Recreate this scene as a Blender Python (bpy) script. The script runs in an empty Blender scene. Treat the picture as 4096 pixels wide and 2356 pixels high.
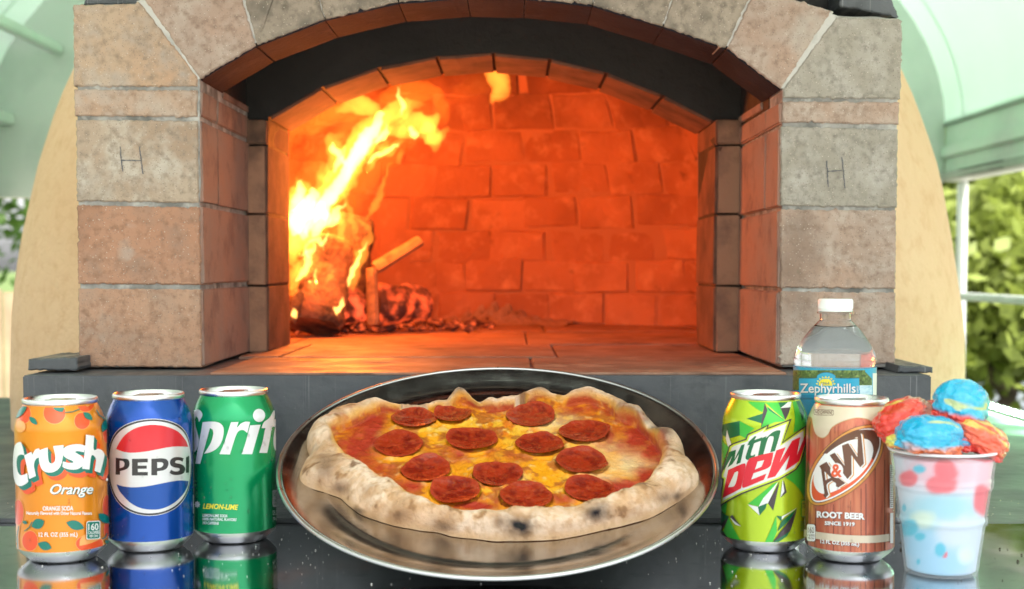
import bpy, bmesh, math, random
import numpy as np
from mathutils import Vector, Matrix
from mathutils.geometry import delaunay_2d_cdt

random.seed(7)
RNG = np.random.default_rng(7)
R = math.radians
SC = bpy.context.scene
COL = SC.collection

# ------------------------------------------------------------------ camera
F = 5300.0                      # focal length in photo pixels (4096 wide)
PIT = R(3.2)                    # camera looks slightly down
V0 = 1068 + F * math.tan(PIT)   # principal point row
HC = 0.2204                     # lens height above the counter
K = 1.6183
cp, sp = math.cos(PIT), math.sin(PIT)
cam = bpy.data.cameras.new('camera')
cam.sensor_width = 36
cam.lens = 36 * F / 4096
cam.shift_y = (V0 - 1178) / 4096
cam.clip_start, cam.clip_end = 0.01, 2000
cam.dof.use_dof = True
cam.dof.focus_distance = 1.13
cam.dof.aperture_fstop = 8.0
camo = bpy.data.objects.new('camera', cam)
camo.location = (0, 0, HC)
camo.rotation_euler = (math.pi / 2 - PIT, 0, 0)
COL.objects.link(camo)
SC.camera = camo

# ------------------------------------------------------------------ world, sun, exposure
W = bpy.data.worlds.new('World')
SC.world = W
W.use_nodes = True
nt = W.node_tree
sky = nt.nodes.new('ShaderNodeTexSky')
sky.sky_type = 'NISHITA'
sky.sun_disc = False
sky.sun_elevation = R(60)
sky.sun_rotation = R(150)
sky.air_density = 1.0
sky.dust_density = 3.0
sky.ozone_density = 1.0
bg = nt.nodes['Background']
bg.inputs['Strength'].default_value = 0.12
hs_ = nt.nodes.new('ShaderNodeHueSaturation')   # thin bright cloud: the blue is washed out
hs_.inputs['Saturation'].default_value = 0.10
nt.links.new(sky.outputs[0], hs_.inputs['Color'])
nt.links.new(hs_.outputs[0], bg.inputs[0])
sun = bpy.data.lights.new('sun', 'SUN')
sun.energy = 2.6
sun.angle = R(3)
sun.color = (1, .95, .88)
suno = bpy.data.objects.new('sun', sun)
COL.objects.link(suno)
_az, _el = R(150), R(60)
_d = Vector((math.sin(_az) * math.cos(_el), math.cos(_az) * math.cos(_el), math.sin(_el)))
suno.rotation_euler = _d.to_track_quat('Z', 'Y').to_euler()
SC.view_settings.view_transform = 'Standard'
SC.view_settings.look = 'None'
SC.view_settings.gamma = 1
SC.view_settings.exposure = 1.88
SC.cycles.use_denoising = True
SC.cycles.max_bounces = 8
SC.cycles.diffuse_bounces = 3
SC.cycles.glossy_bounces = 4
SC.cycles.transparent_max_bounces = 16
SC.cycles.sample_clamp_indirect = 8

# ------------------------------------------------------------------ helpers
def ray(u, v):
    a = (u - 2048) / F
    b = (V0 - v) / F
    return np.array([a, cp + b * sp, -sp + b * cp])
def onY(u, v, Y):
    d = ray(u, v); return d * (Y / d[1]) + np.array([0, 0, HC])
def onZ(u, v, z):
    d = ray(u, v); return d * ((z - HC) / d[2]) + np.array([0, 0, HC])
def dY(x, y, Y):                # the same for positions measured on the 2531 px wide view
    return onY(x * K, y * K, Y)
def proj(P):
    P = np.asarray(P); x, y, z = P[..., 0], P[..., 1], P[..., 2] - HC
    zc = y * cp - z * sp; up = y * sp + z * cp
    return 2048 + F * x / zc, V0 - F * up / zc

def _hash(ix, iy, iz, seed):
    n = (ix.astype(np.int64) * 374761393 + iy.astype(np.int64) * 668265263 + iz.astype(np.int64) * 2147483647 + seed * 974634777) & 0xffffffff
    n = ((n ^ (n >> 13)) * 1274126177) & 0xffffffff
    n = (n ^ (n >> 16)) & 0xffff
    return n / 65535.0
def vnoise(p, seed=0):          # value noise 0..1 on an (n,3) array
    p = np.asarray(p, float); i = np.floor(p); f = p - i; f = f * f * (3 - 2 * f)
    x, y, z = i[..., 0], i[..., 1], i[..., 2]
    r = 0
    for a in (0, 1):
        for b in (0, 1):
            for c in (0, 1):
                w = (f[..., 0] if a else 1 - f[..., 0]) * (f[..., 1] if b else 1 - f[..., 1]) * (f[..., 2] if c else 1 - f[..., 2])
                r = r + w * _hash(x + a, y + b, z + c, seed)
    return r
def fbm(p, seed=0, octv=4):
    p = np.asarray(p, float); s = 0; a = .5; t = 0
    for o in range(octv):
        s = s + a * vnoise(p * 2 ** o, seed + o); t += a; a *= .5
    return s / t
def sstep(a, b, x):
    t = np.clip((x - a) / (b - a), 0, 1); return t * t * (3 - 2 * t)

def setp(o, label=None, cat=None, group=None, kind=None):
    if label: o['label'] = label
    if cat: o['category'] = cat
    if group: o['group'] = group
    if kind: o['kind'] = kind
    return o
def adopt(o, parent):
    if parent is not None:
        o.parent = parent
        if parent.type == 'EMPTY':
            o.matrix_parent_inverse = Matrix.Translation(-parent.location)
def thing(name, label, cat, loc=(0, 0, 0), group=None):
    o = bpy.data.objects.new(name, None)
    o.empty_display_size = .02
    o.location = loc
    COL.objects.link(o)
    return setp(o, label, cat, group)
def mk(name, verts, faces, mat, parent=None, smooth=False, sharp=None, cols=None):
    me = bpy.data.meshes.new(name)
    me.from_pydata([tuple(map(float, v)) for v in verts], [], [tuple(map(int, f)) for f in faces])
    me.validate()
    if mat is not None: me.materials.append(mat)
    if smooth:
        me.polygons.foreach_set('use_smooth', [True] * len(me.polygons))
        if sharp: me.set_sharp_from_angle(angle=R(sharp))
    if cols is not None:
        at = me.color_attributes.new('col', 'FLOAT_COLOR', 'POINT')
        c4 = np.ones((len(verts), 4), np.float32); c4[:, :cols.shape[1]] = cols
        at.data.foreach_set('color', c4.ravel())
    o = bpy.data.objects.new(name, me)
    COL.objects.link(o)
    adopt(o, parent)
    return o
def bm_obj(name, bm, mat, parent=None, smooth=False, sharp=None):
    me = bpy.data.meshes.new(name)
    bmesh.ops.recalc_face_normals(bm, faces=bm.faces)
    bm.to_mesh(me); bm.free()
    if mat is not None: me.materials.append(mat)
    if smooth:
        me.polygons.foreach_set('use_smooth', [True] * len(me.polygons))
        if sharp: me.set_sharp_from_angle(angle=R(sharp))
    o = bpy.data.objects.new(name, me)
    COL.objects.link(o)
    adopt(o, parent)
    return o
def box_bm(x0, x1, y0, y1, z0, z1, bev=0, bm=None):
    bm = bm or bmesh.new()
    r = bmesh.ops.create_cube(bm, size=1)
    for v in r['verts']:
        v.co = Vector(((x0 + x1) / 2 + v.co.x * (x1 - x0), (y0 + y1) / 2 + v.co.y * (y1 - y0), (z0 + z1) / 2 + v.co.z * (z1 - z0)))
    if bev:
        es = {e for v in r['verts'] for e in v.link_edges}
        bmesh.ops.bevel(bm, geom=list(es), offset=bev, segments=2, affect='EDGES')
    return bm
def box(name, x0, x1, y0, y1, z0, z1, mat, parent=None, bev=0):
    return bm_obj(name, box_bm(x0, x1, y0, y1, z0, z1, bev), mat, parent)
def lathe(prof, c, n=96, closed=False):
    vs, fs = [], []
    m = len(prof)
    for r, z in prof:
        for k in range(n):
            a = 2 * math.pi * k / n
            vs.append((c[0] + r * math.cos(a), c[1] + r * math.sin(a), c[2] + z))
    rng = range(m) if closed else range(m - 1)
    for i in rng:
        j = (i + 1) % m
        for k in range(n):
            k2 = (k + 1) % n
            fs.append((i * n + k, i * n + k2, j * n + k2, j * n + k))
    return vs, fs
def tube(pts, rad, n=10, cap=True, flat=1.0):
    pts = [Vector(p) for p in pts]
    rad = [rad] * len(pts) if not hasattr(rad, '__len__') else rad
    vs, fs = [], []
    up = Vector((0, 1, 0.01)).normalized()
    for i, p in enumerate(pts):
        t = (pts[min(i + 1, len(pts) - 1)] - pts[max(i - 1, 0)]).normalized()
        a = t.cross(up)
        if a.length < 1e-4: a = t.cross(Vector((1, 0, 0)))
        a.normalize(); b = t.cross(a).normalized()
        for k in range(n):
            w = 2 * math.pi * k / n
            vs.append(p + a * (math.cos(w) * rad[i]) + b * (math.sin(w) * rad[i] * flat))
    for i in range(len(pts) - 1):
        for k in range(n):
            k2 = (k + 1) % n
            fs.append((i * n + k, i * n + k2, (i + 1) * n + k2, (i + 1) * n + k))
    if cap:
        fs.append(tuple(reversed(range(n)))); fs.append(tuple(range((len(pts) - 1) * n, len(pts) * n)))
    return vs, fs

# ------------------------------------------------------------------ materials
def newmat(name):
    m = bpy.data.materials.new(name); m.use_nodes = True
    return m, m.node_tree, m.node_tree.nodes['Principled BSDF']
def M(name, base, rough=.5, metal=0., var=(), bump=None, rnd=None, speck=(), attr=False, coat=0., coatr=.05, ior=None, rvar=None, stretch=None, **kw):
    """Principled surface; var = (colour, noise scale, lo, hi[, detail]) layers; speck = (colour, scale, size);
    rnd = second colour mixed per object; bump = (scale, height[, detail])"""
    m, t, b = newmat(name)
    N, L = t.nodes, t.links
    tc = N.new('ShaderNodeTexCoord').outputs['Object']
    if stretch:
        mp = N.new('ShaderNodeMapping'); mp.inputs['Scale'].default_value = stretch
        L.new(tc, mp.inputs[0]); tc = mp.outputs[0]
    def rgb(c):
        n = N.new('ShaderNodeRGB'); n.outputs[0].default_value = (*c, 1); return n.outputs[0]
    def mix(f, a, c, mode='MIX'):
        n = N.new('ShaderNodeMix'); n.data_type = 'RGBA'; n.blend_type = mode
        if isinstance(f, float): n.inputs[0].default_value = f
        else: L.new(f, n.inputs[0])
        L.new(a, n.inputs[6]); L.new(c, n.inputs[7]); return n.outputs[2]
    if attr:
        a = N.new('ShaderNodeAttribute'); a.attribute_name = 'col'; col = a.outputs['Color']
    else:
        col = rgb(base)
    if rnd is not None:
        oi = N.new('ShaderNodeObjectInfo'); col = mix(oi.outputs['Random'], col, rgb(rnd))
    for i, v in enumerate(var):
        n = N.new('ShaderNodeTexNoise'); n.noise_dimensions = '4D'
        n.inputs['W'].default_value = i * 3.7
        n.inputs['Scale'].default_value = v[1]; n.inputs['Detail'].default_value = v[4] if len(v) > 4 else 3
        n.inputs['Roughness'].default_value = .6
        L.new(tc, n.inputs['Vector'])
        mr = N.new('ShaderNodeMapRange'); mr.inputs[1].default_value = v[2]; mr.inputs[2].default_value = v[3]
        L.new(n.outputs[0], mr.inputs[0]); col = mix(mr.outputs[0], col, rgb(v[0]))
    for c, s, sz in speck:
        n = N.new('ShaderNodeTexVoronoi'); n.inputs['Scale'].default_value = s; L.new(tc, n.inputs['Vector'])
        n.inputs['Randomness'].default_value = 1
        wn = N.new('ShaderNodeMath'); wn.operation = 'MULTIPLY'; wn.inputs[1].default_value = sz * 2
        L.new(n.outputs['Color'], wn.inputs[0])
        mr = N.new('ShaderNodeMath'); mr.operation = 'LESS_THAN'; L.new(n.outputs['Distance'], mr.inputs[0]); L.new(wn.outputs[0], mr.inputs[1])
        col = mix(mr.outputs[0], col, rgb(c))
    L.new(col, b.inputs['Base Color'])
    b.inputs['Roughness'].default_value = rough
    b.inputs['Metallic'].default_value = metal
    if coat: b.inputs['Coat Weight'].default_value = coat; b.inputs['Coat Roughness'].default_value = coatr
    if ior: b.inputs['IOR'].default_value = ior
    if rvar:
        n = N.new('ShaderNodeTexNoise'); n.inputs['Scale'].default_value = rvar[0]; n.inputs['Detail'].default_value = 3
        L.new(tc, n.inputs['Vector'])
        mr = N.new('ShaderNodeMapRange'); mr.inputs[1].default_value = .3; mr.inputs[2].default_value = .7
        mr.inputs[3].default_value = rvar[1]; mr.inputs[4].default_value = rvar[2]
        L.new(n.outputs[0], mr.inputs[0]); L.new(mr.outputs[0], b.inputs['Roughness'])
    if bump:
        n = N.new('ShaderNodeTexNoise'); n.inputs['Scale'].default_value = bump[0]; n.inputs['Detail'].default_value = bump[2] if len(bump) > 2 else 4
        n.inputs['Roughness'].default_value = .62
        L.new(tc, n.inputs['Vector'])
        bn = N.new('ShaderNodeBump'); bn.inputs['Strength'].default_value = 1; bn.inputs['Distance'].default_value = bump[1]
        L.new(n.outputs[0], bn.inputs['Height']); L.new(bn.outputs[0], b.inputs['Normal'])
    for k, v in kw.items():
        b.inputs[k.replace('_', ' ')].default_value = v
    return m
def soot(m, lo, hi, axis='Z', amount=.92, nscale=14, col=(.012, .011, .011), wob=.12):
    """a smoke stain with a ragged edge, deposited above a height (or beyond a depth)"""
    t = m.node_tree; N, L = t.nodes, t.links; b = N['Principled BSDF']
    src = b.inputs['Base Color'].links[0].from_socket
    tc = N.new('ShaderNodeTexCoord').outputs['Object']
    s = N.new('ShaderNodeSeparateXYZ'); L.new(tc, s.inputs[0])
    n = N.new('ShaderNodeTexNoise'); n.inputs['Scale'].default_value = nscale; n.inputs['Detail'].default_value = 5; L.new(tc, n.inputs[0])
    ma = N.new('ShaderNodeMath'); ma.operation = 'MULTIPLY_ADD'; ma.inputs[1].default_value = wob * 2; L.new(n.outputs[0], ma.inputs[0])
    L.new(s.outputs[axis], ma.inputs[2])
    mr = N.new('ShaderNodeMapRange'); mr.inputs[1].default_value = lo + wob; mr.inputs[2].default_value = hi + wob; mr.inputs[4].default_value = amount
    mr.interpolation_type = 'SMOOTHSTEP'
    L.new(ma.outputs[0], mr.inputs[0])
    mx = N.new('ShaderNodeMix'); mx.data_type = 'RGBA'; L.new(mr.outputs[0], mx.inputs[0]); L.new(src, mx.inputs[6]); mx.inputs[7].default_value = (*col, 1)
    L.new(mx.outputs[2], b.inputs['Base Color'])
    return m
def emis(name, col, st):
    m, t, b = newmat(name); b.inputs['Base Color'].default_value = (*col, 1)
    b.inputs['Emission Color'].default_value = (*col, 1); b.inputs['Emission Strength'].default_value = st
    return m

# ------------------------------------------------------------------ the setting: lawn, trailer shell, counter
m_grass = M('lawn_grass', (.10, .17, .04), .95, var=[((.16, .23, .06), 1.5, .35, .65), ((.07, .11, .03), 9, .4, .7)], bump=(30, .03))
g = mk('ground', [(-300, -300, -.95), (300, -300, -.95), (300, 300, -.95), (-300, 300, -.95)], [(0, 1, 2, 3)], m_grass)
setp(g, kind='structure')

pv = box('added_bounce_paving', -7, 7, -9, 5.2, -1.1, -.945, M('bounce_concrete', (.55, .50, .42), .9, var=[((.46, .42, .35), 2, .4, .65)], bump=(60, .004))); setp(pv, kind='structure')  # unseen pale paving, added to bounce daylight up onto the ceiling
XL, XR = -1.36, 1.12            # inner faces of the trailer's long walls
YB = 3.45                       # its rear end
m_ceil = M('ceiling_panel', (.70, .82, .75), .28, .0, var=[((.78, .84, .82), 2.2, .4, .65, 2)], rvar=(3, .12, .3), bump=(1.6, .03, 1))
vs, fs = [], []
prof = [(XR, .585)]
for i in range(1, 17):
    a = math.pi / 2 * i / 16
    prof.append((XR - 1.12 * (1 - math.cos(a)) * 1.0, .585 + .70 * math.sin(a)))
for i in range(1, 17):
    a = math.pi / 2 * i / 16
    prof.append((0 + XL * math.sin(a), .575 + .71 * math.cos(a)))
ys = np.linspace(-.05, YB + .02, 9)
for y in ys:
    for (x, z) in prof: vs.append((x, y, z))
n = len(prof)
for j in range(len(ys) - 1):
    for i in range(n - 1): fs.append((j * n + i, j * n + i + 1, (j + 1) * n + i + 1, (j + 1) * n + i))
no = len(vs)
ce = mk('ceiling', vs, fs, m_ceil, smooth=True)
_t = m_ceil.node_tree; _b = _t.nodes['Principled BSDF']     # translucent share added so daylight from above brightens the ceiling
_tr = _t.nodes.new('ShaderNodeBsdfTranslucent'); _tr.inputs[0].default_value = (.70, .87, .78, 1); _mx = _t.nodes.new('ShaderNodeMixShader'); _mx.inputs[0].default_value = .16
_t.links.new(_b.outputs[0], _mx.inputs[1]); _t.links.new(_tr.outputs[0], _mx.inputs[2]); _t.links.new(_mx.outputs[0], _t.nodes['Material Output'].inputs[0])
setp(ce, kind='structure')
for y in (1.05, 1.62, 2.2, 2.78, 3.3):
    v, f = [], []
    for (x, z) in prof:
        for dy_ in (-.005, .005):
            q = Vector((x * .995, y + dy_, z - .004)); v.append(q)
    for i in range(len(prof) - 1): f.append((2 * i, 2 * i + 1, 2 * i + 3, 2 * i + 2))
    mk('seam_strip', v, f, m_ceil, ce, True)
m_white = M('white_trim', (.62, .64, .62), .35, var=[((.5, .54, .52), 6, .45, .7)], bump=(60, .0006))
m_alu = M('dull_aluminium', (.42, .43, .42), .4, .7, var=[((.3, .31, .3), 12, .4, .7)])
m_rub = M('dark_gasket', (.03, .03, .03), .6)
def yrail(name, x, z, w, h, mat, parent, y0=.75, y1=YB):
    return box(name, x - w / 2, x + w / 2, y0, y1, z - h / 2, z + h / 2, mat, parent, .004)
wr = thing('wall_right', None, None, (XR, 2, .44)); setp(wr, kind='structure')
box('header', XR, XR + .05, .7, YB, .440, .60, m_white, wr, .003)
yrail('trim', XR - .006, .515, .016, .03, m_white, wr)
yrail('trim', XR - .004, .585, .012, .008, m_alu, wr)
yrail('track', XR - .008, .452, .02, .02, m_alu, wr)
box('gasket', XR - .014, XR - .001, 3.0, 3.3, .444, .462, m_rub, wr)
box('gasket', XR - .014, XR - .001, 2.2, 2.32, .444, .462, m_rub, wr)
box('post', XR + .032, XR + .05, YB - .04, YB, -.4, .44, m_white, wr, .004)
box('window_bar', XR - .01, XR + .03, 1.4, YB - .07, .138, .156, m_white, wr, .004)
box('lower_panel', XR, XR + .04, .7, YB, -.95, -.13, M('wall_panel', (.42, .5, .46), .35, var=[((.36, .42, .4), 8, .4, .7)]), wr, .004)
box('sill', XR - .05, XR + .06, .7, YB, -.13, -.112, m_white, wr, .004)
wl = thing('wall_left', None, None, (XL, 2, .4)); setp(wl, kind='structure')
box('header', XL - .05, XL, .7, YB, .375, .59, m_white, wl, .003)
yrail('trim', XL + .008, .47, .02, .05, m_white, wl)
yrail('rail', XL + .06, .60, .035, .03, m_white, wl)
yrail('rail', XL + .19, .78, .03, .025, m_white, wl)
yrail('track', XL + .01, .388, .025, .022, m_alu, wl)
box('post', XL - .05, XL + .02, 2.9, 2.98, -.4, .376, m_white, wl, .004)
box('window_bar', XL - .03, XL + .01, 1.4, 2.89, .05, .07, m_white, wl, .004)
box('lower_panel', XL - .04, XL, .7, YB, -.95, -.16, M('wall_panel_left', (.5, .47, .42), .4), wl, .004)
box('sill', XL - .06, XL + .05, .7, YB, -.16, -.142, m_white, wl, .004)
wb = thing('wall_rear', None, None, (0, YB, 0)); setp(wb, kind='structure')
box('panel', -.85, .75, YB, YB + .04, -.95, 1.2, m_white, wb)
box('panel', XL, -.86, YB + .002, YB + .04, .40, 1.2, m_white, wb)
box('panel', .76, XR, YB + .002, YB + .04, .44, 1.2, m_white, wb)
fl = box('floor', XL, XR, -.6, YB, -.94, -.90, M('trailer_floor', (.2, .2, .19), .5), None); setp(fl, kind='structure')

# counter: matt steel-grey bench the oven stands on, with a polished stone slab in front
m_bench = M('bench_grey', (.085, .092, .098), .42, .0, var=[((.13, .135, .13), 9, .45, .7), ((.05, .055, .06), 30, .5, .75)], speck=[((.35, .33, .3), 260, .05)], rvar=(14, .3, .55), bump=(90, .0006))
m_stone = M('polished_dark_steel', (.56, .58, .60), .06, 1.0, var=[((.48, .50, .52), 7, .45, .7), ((.40, .42, .44), 60, .55, .7)], rvar=(26, .05, .13), bump=(5, .0003, 2))
YT = 1.130
ct = thing('oven_counter', 'dark grey counter with mirror polished front top carrying the oven and drinks', 'counter', (0, 1, -.9))
box('bench_top', -.93, .735, YT + .002, 2.25, -.04, -.0015, m_bench, ct, .003)
box('bench_body', -.90, .70, .62, 2.2, -.9, -.041, m_bench, ct, .003)
box('polished_top', -.95, .80, .60, YT, -.035, 0, m_stone, ct, .0015)
def crackline(x0, x1, y0):
    pts = [(x, y0 + .004 * math.sin(x * 31) + random.uniform(-.0015, .0015), .0004) for x in np.linspace(x0, x1, 24)]
    return pts

# LED strip along the right edge of the counter
m_led = emis('led_glow', (.42, 1, .55), 22)
m_ledc = M('led_channel', (.25, .3, .27), .3, .3)
def led(name, label, pts, n, m_led=m_led, t=None):
    t = t or thing(name, label, 'LED strip', pts[0])
    a, b = Vector(pts[0]), Vector(pts[1])
    v, f = tube([a, b], .006, 8); mk('channel', v, f, m_ledc, t)
    for i in range(n):
        c = a.lerp(b, (i + .5) / n) + Vector((-.006 if a.x > 0 else .006, -.001, .005))
        bm = bmesh.new(); bmesh.ops.create_icosphere(bm, subdivisions=1, radius=.0042)
        bmesh.ops.translate(bm, verts=bm.verts, vec=c)
        bm_obj('bulb', bm, m_led, t, True)
led('led_strip', 'strip of glowing green white LED dots along the right counter edge', ((.745, 1.2, .002), (.745, 2.28, .002)), 46)
led('', '', ((-.5, 3.0, .55), (.55, 3.0, .55)), 24, emis('added_green_glow', (.12, 1, .30), 360), wb)   # unseen green lights added behind the dome to tint the ceiling

# ------------------------------------------------------------------ what stands outside
def leafcloud(c, rx, ry, rz, n, s, seed):
    g = np.random.default_rng(seed)
    ncl = max(6, n // 90)
    d = g.normal(size=(ncl, 3)); d /= np.linalg.norm(d, axis=1)[:, None]
    cc = d * (g.random((ncl, 1)) ** .4) * np.array([rx, ry, rz]) * .85 + np.array(c)
    idx = g.integers(0, ncl, n)
    P = cc[idx] + g.normal(size=(n, 3)) * np.array([rx, ry, rz]) * .17
    A = g.normal(size=(n, 3)); A /= np.linalg.norm(A, axis=1)[:, None]
    B = np.cross(A, g.normal(size=(n, 3))); B /= np.linalg.norm(B, axis=1)[:, None]
    sz = s * (.6 + .8 * g.random((n, 1)))
    v = np.stack([P + A * sz, P + B * sz * .5, P - A * sz, P - B * sz * .5], 1).reshape(-1, 3)
    f = np.arange(4 * n).reshape(-1, 4)
    return v, f
def leafmat(name, a, b):
    m = M(name, a, .6, var=[(b, 3, .35, .65), (tuple(x * .6 for x in a), 14, .5, .7)])
    t = m.node_tree; N = t.nodes; bs = N['Principled BSDF']
    tr = N.new('ShaderNodeBsdfTranslucent'); mx = N.new('ShaderNodeMixShader'); mx.inputs[0].default_value = .4
    t.links.new(bs.inputs['Base Color'].links[0].from_socket, tr.inputs[0])
    t.links.new(bs.outputs[0], mx.inputs[1]); t.links.new(tr.outputs[0], mx.inputs[2])
    t.links.new(mx.outputs[0], N['Material Output'].inputs[0])
    return m
m_leaf = [leafmat('leaf_bright', (.13, .26, .035), (.24, .36, .06)), leafmat('leaf_mid', (.08, .18, .03), (.15, .27, .05)), leafmat('leaf_yellow', (.22, .28, .05), (.30, .36, .07))]
m_bark = M('bark', (.12, .085, .06), .9, var=[((.06, .045, .035), 20, .4, .7)], bump=(30, .02))
def tree(label, x, y, h, r, k, seed, n=2600, zc=None):
    t = thing('garden_tree', label, 'tree', (x, y, -.95), 'trees beyond the trailer windows')
    pts = [(x + .04 * i * math.sin(seed + i), y + .03 * i * math.cos(seed * 2 + i), -.95 + (h - r * .4) * i / 6) for i in range(7)]
    v, f = tube(pts, [(.13 - .014 * i) * min(1, r / 1.5) for i in range(7)], 9); tr = mk('trunk', v, f, m_bark, t, True)
    g = random.Random(seed)
    for i in range(5):
        a = g.uniform(0, 6.28); p0 = Vector(pts[3 + i % 3]); p1 = p0 + Vector((math.cos(a) * r * .6, math.sin(a) * r * .6, r * .5))
        v, f = tube([p0, p0.lerp(p1, .5) + Vector((0, 0, .08)), p1], [.05, .035, .012], 6); mk('limb', v, f, m_bark, tr, True)
    v, f = leafcloud((x, y, -.95 + h), r, r, r * .85, int(n * 1.9), .058, seed); mk('crown', v, f, m_leaf[k], t)
tree('bright green tree low beside the shed in the right window', 3.55, 9.6, 1.95, 1.2, 0, 41, 4200)
tree('pale yellow green bushy tree before the shed, right of the window post', 2.35, 6.6, 1.05, .62, 2, 47, 4200)
tree('tall bright green tree filling the right window top corner', 4.1, 8.4, 3.0, 1.7, 0, 3, 4200)
tree('yellow green tree behind the pale shed beside the dome', 2.5, 8.6, 2.15, .95, 2, 5, 2600)
tree('mid green tree seen beyond the right window header', 6.3, 7.2, 3.3, 1.9, 1, 9, 3800)
tree('leafy green tree outside the left window strip', -3.6, 8.6, 2.3, 1.25, 1, 17, 3000)
def plank_shed(name, label, x0, x1, y, z0, z1, mats, cat, roof=None):
    t = thing(name, label, cat, ((x0 + x1) / 2, y, z0))
    nb = max(3, int((z1 - z0) / .17))
    for i in range(nb):
        a = z0 + (z1 - z0) * i / nb; b_ = z0 + (z1 - z0) * (i + 1) / nb
        box('plank', x0, x1, y + .01 * (i % 2), y + 1.2, a + .004, b_ - .004, mats, t)
    if roof: 
        bm = bmesh.new()
        p = [(x0 - .1, y - .12, z1), (x1 + .1, y - .12, z1), (x1 + .1, y + .6, z1 + .28), (x0 - .1, y + .6, z1 + .28), (x1 + .1, y + 1.3, z1), (x0 - .1, y + 1.3, z1)]
        vv = [bm.verts.new(q) for q in p]
        for f in ((0, 1, 2, 3), (3, 2, 4, 5), (0, 3, 5), (1, 4, 2), (0, 5, 4, 1)): bm.faces.new([vv[i] for i in f])
        bm_obj('roof', bm, roof, t)
    return t
m_shed = M('pale_siding', (.34, .38, .43), .6, var=[((.28, .32, .37), 3, .4, .7)])
m_oran = M('orange_board', (.75, .42, .14), .6, var=[((.8, .6, .35), 3, .4, .65)])
m_fence = M('weathered_fence_wood', (.42, .30, .19), .8, var=[((.3, .2, .13), 5, .4, .7)])
plank_shed('garden_shed', 'pale blue grey shed with shallow roof outside the right window', 2.75, 4.6, 7.6, -.95, .12, m_shed, 'shed', M('shed_roof', (.5, .54, .52), .6))
tb = thing('play_frame', 'orange wooden frame standing before the pale shed', 'frame', (3.2, 6.4, -.95))
for x in (2.72, 3.05, 3.5, 3.9): box('post', x, x + .09, 6.4, 6.49, -.95, -.02, m_oran, tb, .005)
for z in (-.35, -.06): box('beam', 2.7, 4.0, 6.385, 6.475, z, z + .09, m_oran, tb, .005)
bm = bmesh.new(); bmesh.ops.create_uvsphere(bm, u_segments=24, v_segments=12, radius=1)
for v in bm.verts: v.co = Vector((2.52 + v.co.x * .26, 5.9 + v.co.y * .3, -.72 + max(v.co.z, -.3) * .44 + .03 * math.sin(v.co.x * 9)))
o = bm_obj('tarp_cover', bm, M('blue_tarp', (.17, .26, .46), .5, var=[((.24, .34, .52), 4, .4, .6)]), None, True)
setp(o, 'rounded blue tarp covered heap on the lawn beside the dome', 'tarp')
v, f = leafcloud((3.2, 5.3, -.62), 1.7, .25, .26, 4200, .05, 31)
o = mk('hedge', v, f, m_leaf[0]); setp(o, 'low clipped green hedge running below the shed and frame', 'hedge')
ft = thing('wooden_fence', 'weathered brown wooden fence beyond the left window', 'fence', (-3, 7.4, -.95))
for i in range(16): box('board', -4.6 + i * .16, -4.6 + i * .16 + .145, 7.4, 7.425, -.95, .1 + .02 * math.sin(i * 5), m_fence, ft)

# ------------------------------------------------------------------ the oven
YS = 1.233; ZT = .1217          # front of the hearth slab, hearth level
YF = 1.302                      # brick face
YA = 1.400                      # rear of the outer arch
YJ = 1.540                      # front of the inner arch
YI = 1.680                      # rear of the inner arch
m_slab = M('dark_slate', (.078, .086, .097), .42, var=[((.115, .122, .13), 10, .45, .7), ((.05, .056, .064), 40, .5, .75)], speck=[((.3, .3, .3), 170, .035)], rvar=(25, .3, .6), bump=(70, .0008))
def scuffs(m, n=3, seed=0):
    t = m.node_tree; N, L = t.nodes, t.links; b = N['Principled BSDF']; src = b.inputs['Base Color'].links[0].from_socket
    tc = N.new('ShaderNodeTexCoord').outputs['Object']
    for k in range(n):
        mp = N.new('ShaderNodeMapping'); mp.inputs['Rotation'].default_value = (0, (.5, -1.1, 2.0, .1)[k] + seed, 0); mp.inputs['Scale'].default_value = (420, 30, 5); L.new(tc, mp.inputs[0])
        no = N.new('ShaderNodeTexNoise'); no.inputs['Scale'].default_value = 1; no.inputs['Detail'].default_value = 3; L.new(mp.outputs[0], no.inputs[0])
        mr = N.new('ShaderNodeMapRange'); mr.inputs[1].default_value = .665; mr.inputs[2].default_value = .75; mr.inputs[4].default_value = .45; L.new(no.outputs[0], mr.inputs[0])
        mx = N.new('ShaderNodeMix'); mx.data_type = 'RGBA'; L.new(mr.outputs[0], mx.inputs[0]); L.new(src, mx.inputs[6]); mx.inputs[7].default_value = (.33, .34, .36, 1); src = mx.outputs[2]
    L.new(src, b.inputs['Base Color'])
scuffs(m_slab)
m_mort = M('mortar', (.34, .33, .31), .9, var=[((.14, .14, .13), 35, .4, .65), ((.5, .49, .46), 60, .5, .7)], bump=(260, .0012))
m_mortw = M('pale_mortar', (.52, .51, .48), .9, var=[((.3, .3, .28), 40, .5, .7)], bump=(260, .001))
SPK = [((.56, .49, .42), 300, .10), ((.20, .16, .13), 420, .11), ((.07, .06, .05), 130, .05), ((.58, .53, .47), 120, .028)]
def brickmat(name, a, b, c, bmp=.0011):
    a, b, c = (tuple(x * .88 + .12 * (sum(q) / 3) * w for x, w in zip(q, (1.04, 1, .94))) for q in (a, b, c))
    return M(name, a, .88, var=[(b, 11, .38, .64), (c, 30, .46, .66), (tuple(x * .62 for x in a), 130, .48, .72), ((.44, .39, .34), 17, .60, .78), (tuple(x * .5 for x in a), 8, .60, .78)], speck=SPK, bump=(240, bmp, 5))
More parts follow.
